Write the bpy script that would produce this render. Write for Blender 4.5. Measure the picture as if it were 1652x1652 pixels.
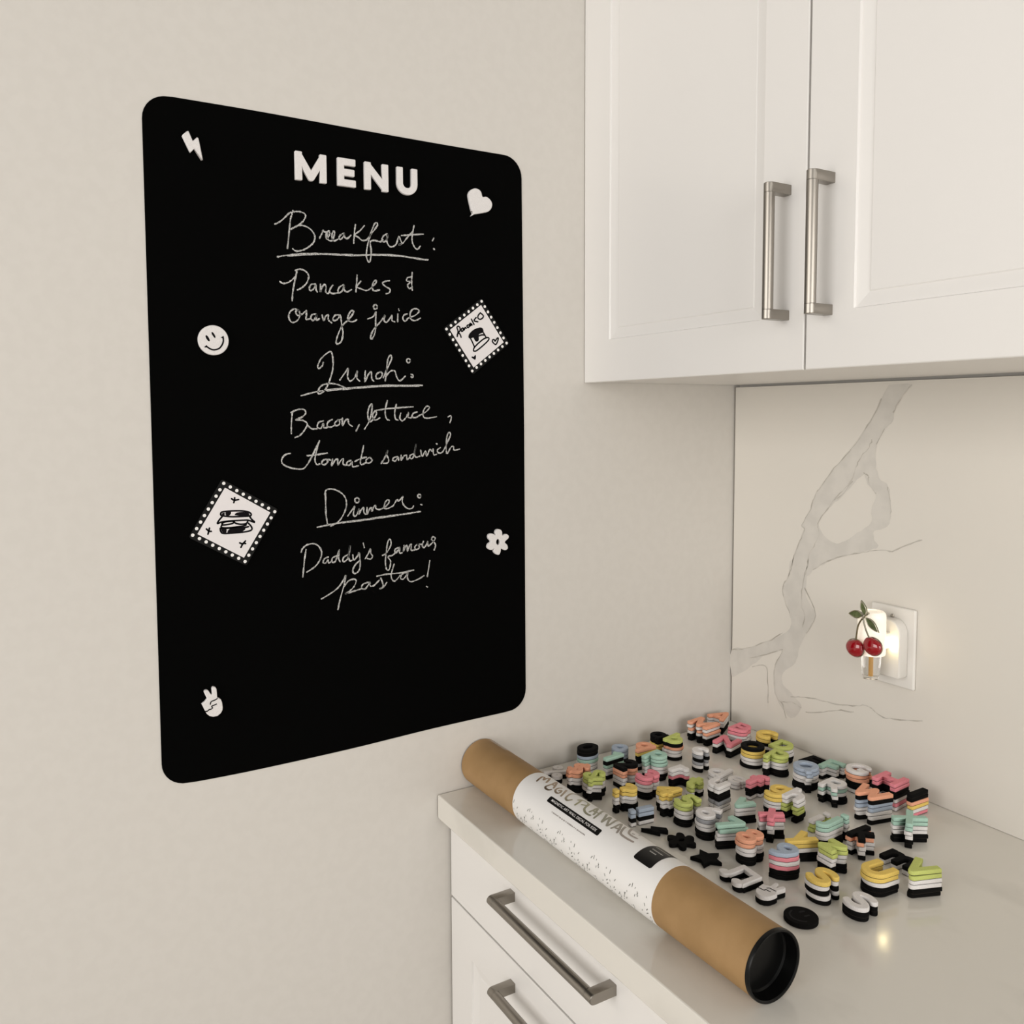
import bpy, bmesh, math, random
import numpy as np
from mathutils import Vector, Matrix

for o in list(bpy.data.objects):
    bpy.data.objects.remove(o)
SC = bpy.context.scene
COL = SC.collection

# ------------------------------------------------------------------ camera
camd = bpy.data.cameras.new('camera')
camd.sensor_width = 36.0
camd.lens = 36.0 * 1382.53 / 1652
camd.shift_x = (826 - 807.57) / 1652
camd.shift_y = (762.56 - 826) / 1652
camd.clip_start = 0.02
cam = bpy.data.objects.new('camera', camd)
COL.objects.link(cam)
Rv = Vector((0.5087, 0.8609, -0.0042)); Fv = Vector((-0.8592, 0.5073, -0.0658))
Fv.normalize(); Uv = Rv.cross(Fv).normalized(); Rv = Fv.cross(Uv).normalized()
cam.matrix_world = Matrix(((Rv.x, Uv.x, -Fv.x, 1.2102), (Rv.y, Uv.y, -Fv.y, -1.2428), (Rv.z, Uv.z, -Fv.z, 0.6073), (0, 0, 0, 1)))
SC.camera = cam

# ------------------------------------------------------------------ light and exposure
SC.view_settings.view_transform = 'Standard'
SC.view_settings.look = 'None'
SC.view_settings.exposure = 0.0
SC.view_settings.gamma = 1.0
SC.view_settings.use_curve_mapping = False
w = bpy.data.worlds.new('world'); SC.world = w; w.use_nodes = True
nt = w.node_tree; bg = nt.nodes['Background']
tc = nt.nodes.new('ShaderNodeTexCoord'); sp = nt.nodes.new('ShaderNodeSeparateXYZ'); rp = nt.nodes.new('ShaderNodeValToRGB')
mr = nt.nodes.new('ShaderNodeMapRange'); mr.inputs['From Min'].default_value = -1; mr.inputs['From Max'].default_value = 1
nt.links.new(tc.outputs['Generated'], sp.inputs[0]); nt.links.new(sp.outputs['Z'], mr.inputs['Value']); nt.links.new(mr.outputs[0], rp.inputs[0]); nt.links.new(rp.outputs[0], bg.inputs[0])
e = rp.color_ramp.elements                      # dim ceiling above, brighter room at eye level
e[0].position = 0.0; e[0].color = (.60, .57, .53, 1)
e[1].position = 1.0; e[1].color = (.30, .29, .275, 1)
for _p, _c in ((.42, (1.0, .965, .92, 1)), (.58, (1.0, .965, .92, 1)), (.74, (.36, .345, .33, 1))):
    _e = e.new(_p); _e.color = _c
bg.inputs[1].default_value = 0.50

def area(name, loc, aim, sx, sy, power, col):
    l = bpy.data.lights.new(name, 'AREA'); l.shape = 'RECTANGLE'; l.size = sx; l.size_y = sy
    l.energy = power; l.color = col
    o = bpy.data.objects.new(name, l); COL.objects.link(o); o.location = loc
    o.rotation_euler = (Vector(aim) - Vector(loc)).to_track_quat('-Z', 'Y').to_euler()
    return o
area('window_light', (1.0, -3.9, 0.9), (0.35, 0, 0.5), 2.4, 1.9, 66, (1.0, 0.97, 0.93))
area('side_fill_light', (3.4, -1.0, 0.8), (0, -0.35, 0.35), 1.5, 1.4, 38, (1.0, 0.97, 0.93))  # unseen fill added on the right to brighten the board wall and corner

# ------------------------------------------------------------------ helpers
def S(v):
    v /= 255.0
    return v / 12.92 if v <= 0.04045 else ((v + 0.055) / 1.055) ** 2.4
def mat(name, col, rough=0.6, metal=0.0, spec=0.5, **kw):
    m = bpy.data.materials.new(name); m.use_nodes = True
    b = m.node_tree.nodes['Principled BSDF']
    b.inputs['Base Color'].default_value = (*col, 1)
    b.inputs['Roughness'].default_value = rough
    b.inputs['Metallic'].default_value = metal
    b.inputs['Specular IOR Level'].default_value = spec
    for k, v in kw.items():
        b.inputs[k.replace('_', ' ')].default_value = v
    return m
def noisy(m, scale, c1, c2, bump=0.0, lo=0.4, hi=0.6, detail=4, stretch=None, bdist=0.001):
    nt = m.node_tree; b = nt.nodes['Principled BSDF']
    tc = nt.nodes.new('ShaderNodeTexCoord'); mp = nt.nodes.new('ShaderNodeMapping')
    if stretch: mp.inputs['Scale'].default_value = stretch
    n = nt.nodes.new('ShaderNodeTexNoise'); n.inputs['Scale'].default_value = scale; n.inputs['Detail'].default_value = detail
    r = nt.nodes.new('ShaderNodeValToRGB')
    r.color_ramp.elements[0].position = lo; r.color_ramp.elements[0].color = (*c1, 1)
    r.color_ramp.elements[1].position = hi; r.color_ramp.elements[1].color = (*c2, 1)
    L = nt.links.new
    L(tc.outputs['Object'], mp.inputs['Vector']); L(mp.outputs[0], n.inputs['Vector']); L(n.outputs['Fac'], r.inputs[0]); L(r.outputs[0], b.inputs['Base Color'])
    if bump:
        bp = nt.nodes.new('ShaderNodeBump'); bp.inputs['Strength'].default_value = bump; bp.inputs['Distance'].default_value = bdist
        L(n.outputs['Fac'], bp.inputs['Height']); L(bp.outputs[0], b.inputs['Normal'])
    return m

def tag(o, label=None, cat=None, group=None, kind=None):
    if label: o['label'] = label
    if cat: o['category'] = cat
    if group: o['group'] = group
    if kind: o['kind'] = kind
    return o
def empty(name, loc=(0, 0, 0), rz=0.0):
    o = bpy.data.objects.new(name, None); COL.objects.link(o); o.location = loc; o.rotation_euler = (0, 0, rz)
    o.empty_display_size = 0.02
    return o
def link(name, me, parent=None):
    o = bpy.data.objects.new(name, me); COL.objects.link(o)
    if parent: o.parent = parent
    return o
class MB:
    def __init__(s): s.v = []; s.f = []; s.mi = []
    def add(s, vs, fs, mi=0):
        n = len(s.v); s.v += [tuple(v) for v in vs]
        for f in fs: s.f.append([i + n for i in f]); s.mi.append(mi)
        return s
    def box(s, a, b, mi=0):
        x0, y0, z0 = a; x1, y1, z1 = b
        return s.add([(x0,y0,z0),(x1,y0,z0),(x1,y1,z0),(x0,y1,z0),(x0,y0,z1),(x1,y0,z1),(x1,y1,z1),(x0,y1,z1)],
                     [(0,3,2,1),(4,5,6,7),(0,1,5,4),(1,2,6,5),(2,3,7,6),(3,0,4,7)], mi)
    def lathe(s, prof, c, axis='z', n=48, mi=0, cap0=True, cap1=True):
        vs = []; fs = []
        for r, h in prof:
            for i in range(n):
                a = 2 * math.pi * i / n; p, q = r * math.cos(a), r * math.sin(a)
                vs.append({'z': (c[0]+p, c[1]+q, c[2]+h), 'x': (c[0]+h, c[1]+p, c[2]+q), 'y': (c[0]+q, c[1]+h, c[2]+p)}[axis])
        for k in range(len(prof) - 1):
            for i in range(n):
                j = (i + 1) % n
                fs.append((k*n+i, k*n+j, (k+1)*n+j, (k+1)*n+i))
        if cap0: fs.append(tuple(range(n))[::-1])
        if cap1: fs.append(tuple(range((len(prof)-1)*n, len(prof)*n)))
        return s.add(vs, fs, mi)
    def tube(s, pts, rad, n=10, mi=0):
        pts = [Vector(p) for p in pts]; vs = []; fs = []; up = Vector((0.3, 0.9, 0.31))
        for i, p in enumerate(pts):
            t = (pts[min(i+1, len(pts)-1)] - pts[max(i-1, 0)]).normalized()
            a = t.cross(up).normalized(); b = t.cross(a)
            r = rad[i] if isinstance(rad, (list, tuple)) else rad
            for k in range(n):
                th = 2 * math.pi * k / n; vs.append(p + a * r * math.cos(th) + b * r * math.sin(th))
        for i in range(len(pts) - 1):
            for k in range(n):
                j = (k + 1) % n; fs.append((i*n+k, i*n+j, (i+1)*n+j, (i+1)*n+k))
        fs.append(tuple(range(n))[::-1]); fs.append(tuple(range((len(pts)-1)*n, len(pts)*n)))
        return s.add(vs, fs, mi)
    def mesh(s, name, mats, smooth=False, bevel=0.0, seg=2, angle=0.6):
        me = bpy.data.meshes.new(name); me.from_pydata(s.v, [], s.f)
        for m in (mats if isinstance(mats, (list, tuple)) else [mats]): me.materials.append(m)
        me.polygons.foreach_set('material_index', s.mi)
        bm = bmesh.new(); bm.from_mesh(me); bmesh.ops.recalc_face_normals(bm, faces=bm.faces)
        if bevel:
            ed = [e for e in bm.edges if len(e.link_faces) == 2 and e.calc_face_angle(0) > angle]
            bmesh.ops.bevel(bm, geom=ed, offset=bevel, segments=seg, profile=0.5, affect='EDGES')
        if smooth:
            for f in bm.faces: f.smooth = True
            for e in bm.edges:
                if len(e.link_faces) == 2 and e.calc_face_angle(0) > 0.6: e.smooth = False
        bm.to_mesh(me); bm.free()
        return me
    def build(s, name, mats, parent=None, **kw):
        return link(name, s.mesh(name, mats, **kw), parent)

def smooth_line(pts, k=5, closed=False):
    P = [np.array(p, float) for p in pts]
    if len(P) < 3: return P
    out = []; n = len(P)
    for i in range(n if closed else n - 1):
        p0 = P[i-1] if (i > 0 or closed) else P[0]; p1 = P[i]; p2 = P[(i+1) % n]; p3 = P[(i+2) % n] if (closed or i + 2 < n) else P[-1]
        for j in range(k):
            t = j / k
            out.append(0.5 * (2*p1 + (p2-p0)*t + (2*p0-5*p1+4*p2-p3)*t*t + (3*p1-p0-3*p2+p3)*t**3))
    if not closed: out.append(P[-1])
    return out
def ribbon(mb, pts, width, tf, jitter=0.0, k=5, mi=0, rnd=random.Random(1)):
    """flat ink or chalk stroke with round ends; tf maps 2-D to the surface"""
    P = smooth_line(pts, k); n = len(P)
    T = []
    for i in range(n):
        t = P[min(i+1, n-1)] - P[max(i-1, 0)]; T.append(t / (np.linalg.norm(t) + 1e-12))
    vs = []; fs = []
    for i in range(n):
        h = width / 2 * (1 + jitter * (rnd.random() * 2 - 1)); nn = np.array([-T[i][1], T[i][0]])
        vs += [P[i] + nn * h, P[i] - nn * h]
    for i in range(n - 1): fs.append((2*i, 2*i+1, 2*i+3, 2*i+2))
    mb.add([tf(*v) for v in vs], fs, mi)
    for e, t in ((0, -T[0]), (n - 1, T[-1])):
        nn = np.array([-t[1], t[0]]); h = width / 2
        arc = [P[e] + h * (math.cos(a) * nn + math.sin(a) * t) for a in [math.pi * q / 6 for q in range(7)]]
        mb.add([tf(*v) for v in arc], [tuple(range(7))], mi)

def curve_mesh(name, loops, extrude=0.0, bevel=0.0, res=1):
    """filled 2-D outline (holes by even-odd) with thickness 2*extrude, through Blender's own curve fill"""
    cu = bpy.data.curves.new(name, 'CURVE'); cu.dimensions = '2D'; cu.fill_mode = 'BOTH'
    cu.extrude = extrude; cu.bevel_depth = bevel; cu.bevel_resolution = res
    for L in loops:
        sp = cu.splines.new('POLY'); sp.points.add(len(L) - 1); sp.use_cyclic_u = True
        for p, q in zip(sp.points, L): p.co = (q[0], q[1], 0, 1)
    ob = bpy.data.objects.new(name, cu); COL.objects.link(ob)
    dg = bpy.context.evaluated_depsgraph_get(); dg.update()
    me = bpy.data.meshes.new_from_object(ob.evaluated_get(dg), depsgraph=dg); me.name = name
    bpy.data.objects.remove(ob); bpy.data.curves.remove(cu)
    return me
def text_mesh(txt, size, offset=0.0):
    cu = bpy.data.curves.new('txt', 'FONT'); cu.body = txt; cu.size = size; cu.offset = offset; cu.resolution_u = 3; cu.space_character = 1.08
    ob = bpy.data.objects.new('txt', cu); COL.objects.link(ob)
    dg = bpy.context.evaluated_depsgraph_get(); dg.update()
    me = bpy.data.meshes.new_from_object(ob.evaluated_get(dg), depsgraph=dg)
    v = [tuple(p.co) for p in me.vertices]; f = [tuple(p.vertices) for p in me.polygons]
    bpy.data.objects.remove(ob); bpy.data.curves.remove(cu); bpy.data.meshes.remove(me)
    return v, f
def inset_loop(L, d):
    """moves a closed outline inward by d"""
    P = [np.array(p, float) for p in L]; n = len(P)
    A = sum(P[i][0]*P[(i+1) % n][1] - P[(i+1) % n][0]*P[i][1] for i in range(n)); sg = 1 if A > 0 else -1
    out = []
    for i in range(n):
        a = P[i] - P[i-1]; b = P[(i+1) % n] - P[i]
        a /= np.linalg.norm(a) + 1e-12; b /= np.linalg.norm(b) + 1e-12
        na = np.array([-a[1], a[0]]) * sg; nb = np.array([-b[1], b[0]]) * sg
        m = na + nb; m /= max(np.dot(m, m) / 2, 0.35)
        out.append(P[i] + m * d)
    return out

# ------------------------------------------------------------------ materials
WALL = noisy(mat('wall_paint', (.6, .57, .52), 0.75, spec=0.25), 60, (.672, .642, .596), (.687, .657, .611), bump=0.05)
LACQ = mat('white_lacquer', (.83, .81, .785), 0.32, spec=0.45)
GAP = mat('shadow_gap_grey', (.22, .2, .18), 0.8)
QUARTZ = noisy(mat('white_quartz', (.62, .59, .54), 0.11, spec=0.5), 5, (.66, .632, .575), (.75, .72, .66), lo=0.30, hi=0.46, detail=8, stretch=(1, 1.6, 1))
SLAB = mat('backsplash_stone', (.74, .705, .645), 0.3, spec=0.45)
VEIN = noisy(mat('vein_grey', (.65, .62, .57), 0.3), 30, (.625, .598, .552), (.675, .645, .595))
VLINE = noisy(mat('vein_line', (.5, .47, .42), 0.3), 40, (.44, .41, .36), (.62, .59, .54))
STEEL = mat('brushed_nickel', (.32, .295, .262), 0.33, metal=1.0)
STEEL.node_tree.nodes['Principled BSDF'].inputs['Anisotropic'].default_value = 0.6
BLACKB = mat('magnet_board_black', (.0014, .0014, .0013), 0.8, spec=0.025)
CHALK = noisy(mat('chalk', (.5, .5, .48), 0.9, spec=0.1), 1300, (.05, .05, .047), (.66, .65, .63), lo=0.40, hi=0.53, detail=3)
INK = mat('marker_ink', (.006, .005, .006), 0.7, spec=0.06)
PAPER = mat('card_white', (.80, .765, .765), 0.55)
FRAMEM = mat('card_black', (.0075, .0075, .0072), 0.6, spec=0.12)
DOTM = mat('dot_white', (.88, .86, .84), 0.5)
KRAFT = noisy(mat('kraft_paper', (.42, .24, .1), 0.62, spec=0.3), 25, (.345, .208, .088), (.385, .235, .104), bump=0.06, detail=6)
KRAFTD = mat('kraft_edge', (.30, .18, .08), 0.7)
LABELW = mat('label_paper', (.86, .845, .825), 0.38, spec=0.4)
LABELK = mat('label_black', (.008, .0075, .007), 0.4, spec=0.25)
LABELG = mat('label_grey_print', (.36, .33, .31), 0.6)
PLASTK = mat('black_plastic', (.003, .003, .003), 0.32, spec=0.22)
PLATEM = mat('outlet_plastic', (.80, .775, .73), 0.35)
SCREWM = mat('screw_steel', (.5, .48, .45), 0.3, metal=1.0)
CAPM = mat('frosted_white_plastic', (.9, .86, .8), 0.45, Emission_Color=(1.0, .86, .66, 1), Emission_Strength=0.42)
GLASS = mat('clear_glass', (1, 1, 1), 0.02, Transmission_Weight=1.0, IOR=1.45)
AMBER = mat('amber_wick', (.75, .42, .13), 0.6, Emission_Color=(1.0, .55, .15, 1), Emission_Strength=0.15)
CHERRY = mat('cherry_enamel', (.30, .003, .009), 0.12, spec=0.6, Coat_Weight=0.6)
LEAFM = noisy(mat('leaf_enamel', (.1, .13, .05), 0.2), 90, (.050, .065, .022), (.16, .19, .085), lo=.35, hi=.65)
RIMM = mat('ornament_metal', (.55, .52, .42), 0.25, metal=1.0)
BROWNM = mat('ornament_bronze', (.16, .13, .07), 0.35, metal=0.6)
TAPEM = mat('clear_tape', (.9, .88, .84), 0.15, spec=0.6, Alpha=0.30)
FOAMC = {'k': (.0038, .0036, .0034), 'w': (.78, .752, .738), 'l': (.56, .62, .185), 'c': (.87, .415, .265), 'p': (.81, .265, .315),
         'y': (.84, .605, .155), 't': (.415, .62, .52), 'b': (.415, .485, .59), 'g': (.36, .365, .385)}
FOAMN = {'k': 'black', 'w': 'white', 'l': 'lime green', 'c': 'coral', 'p': 'pink', 'y': 'yellow', 't': 'mint', 'b': 'light blue', 'g': 'grey'}
FOAM = {}
BACKING = mat('magnet_backing', (.030, .024, .020), 0.8, spec=0.1)
for _k, _c in FOAMC.items():
    FOAM[_k] = noisy(mat('foam_' + FOAMN[_k].replace(' ', '_'), _c, 0.85, spec=0.25 if _k != 'k' else 0.12), 900, tuple(v * .94 for v in _c), tuple(min(1, v * 1.04) for v in _c), bump=0.12, bdist=0.0004)

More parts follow.
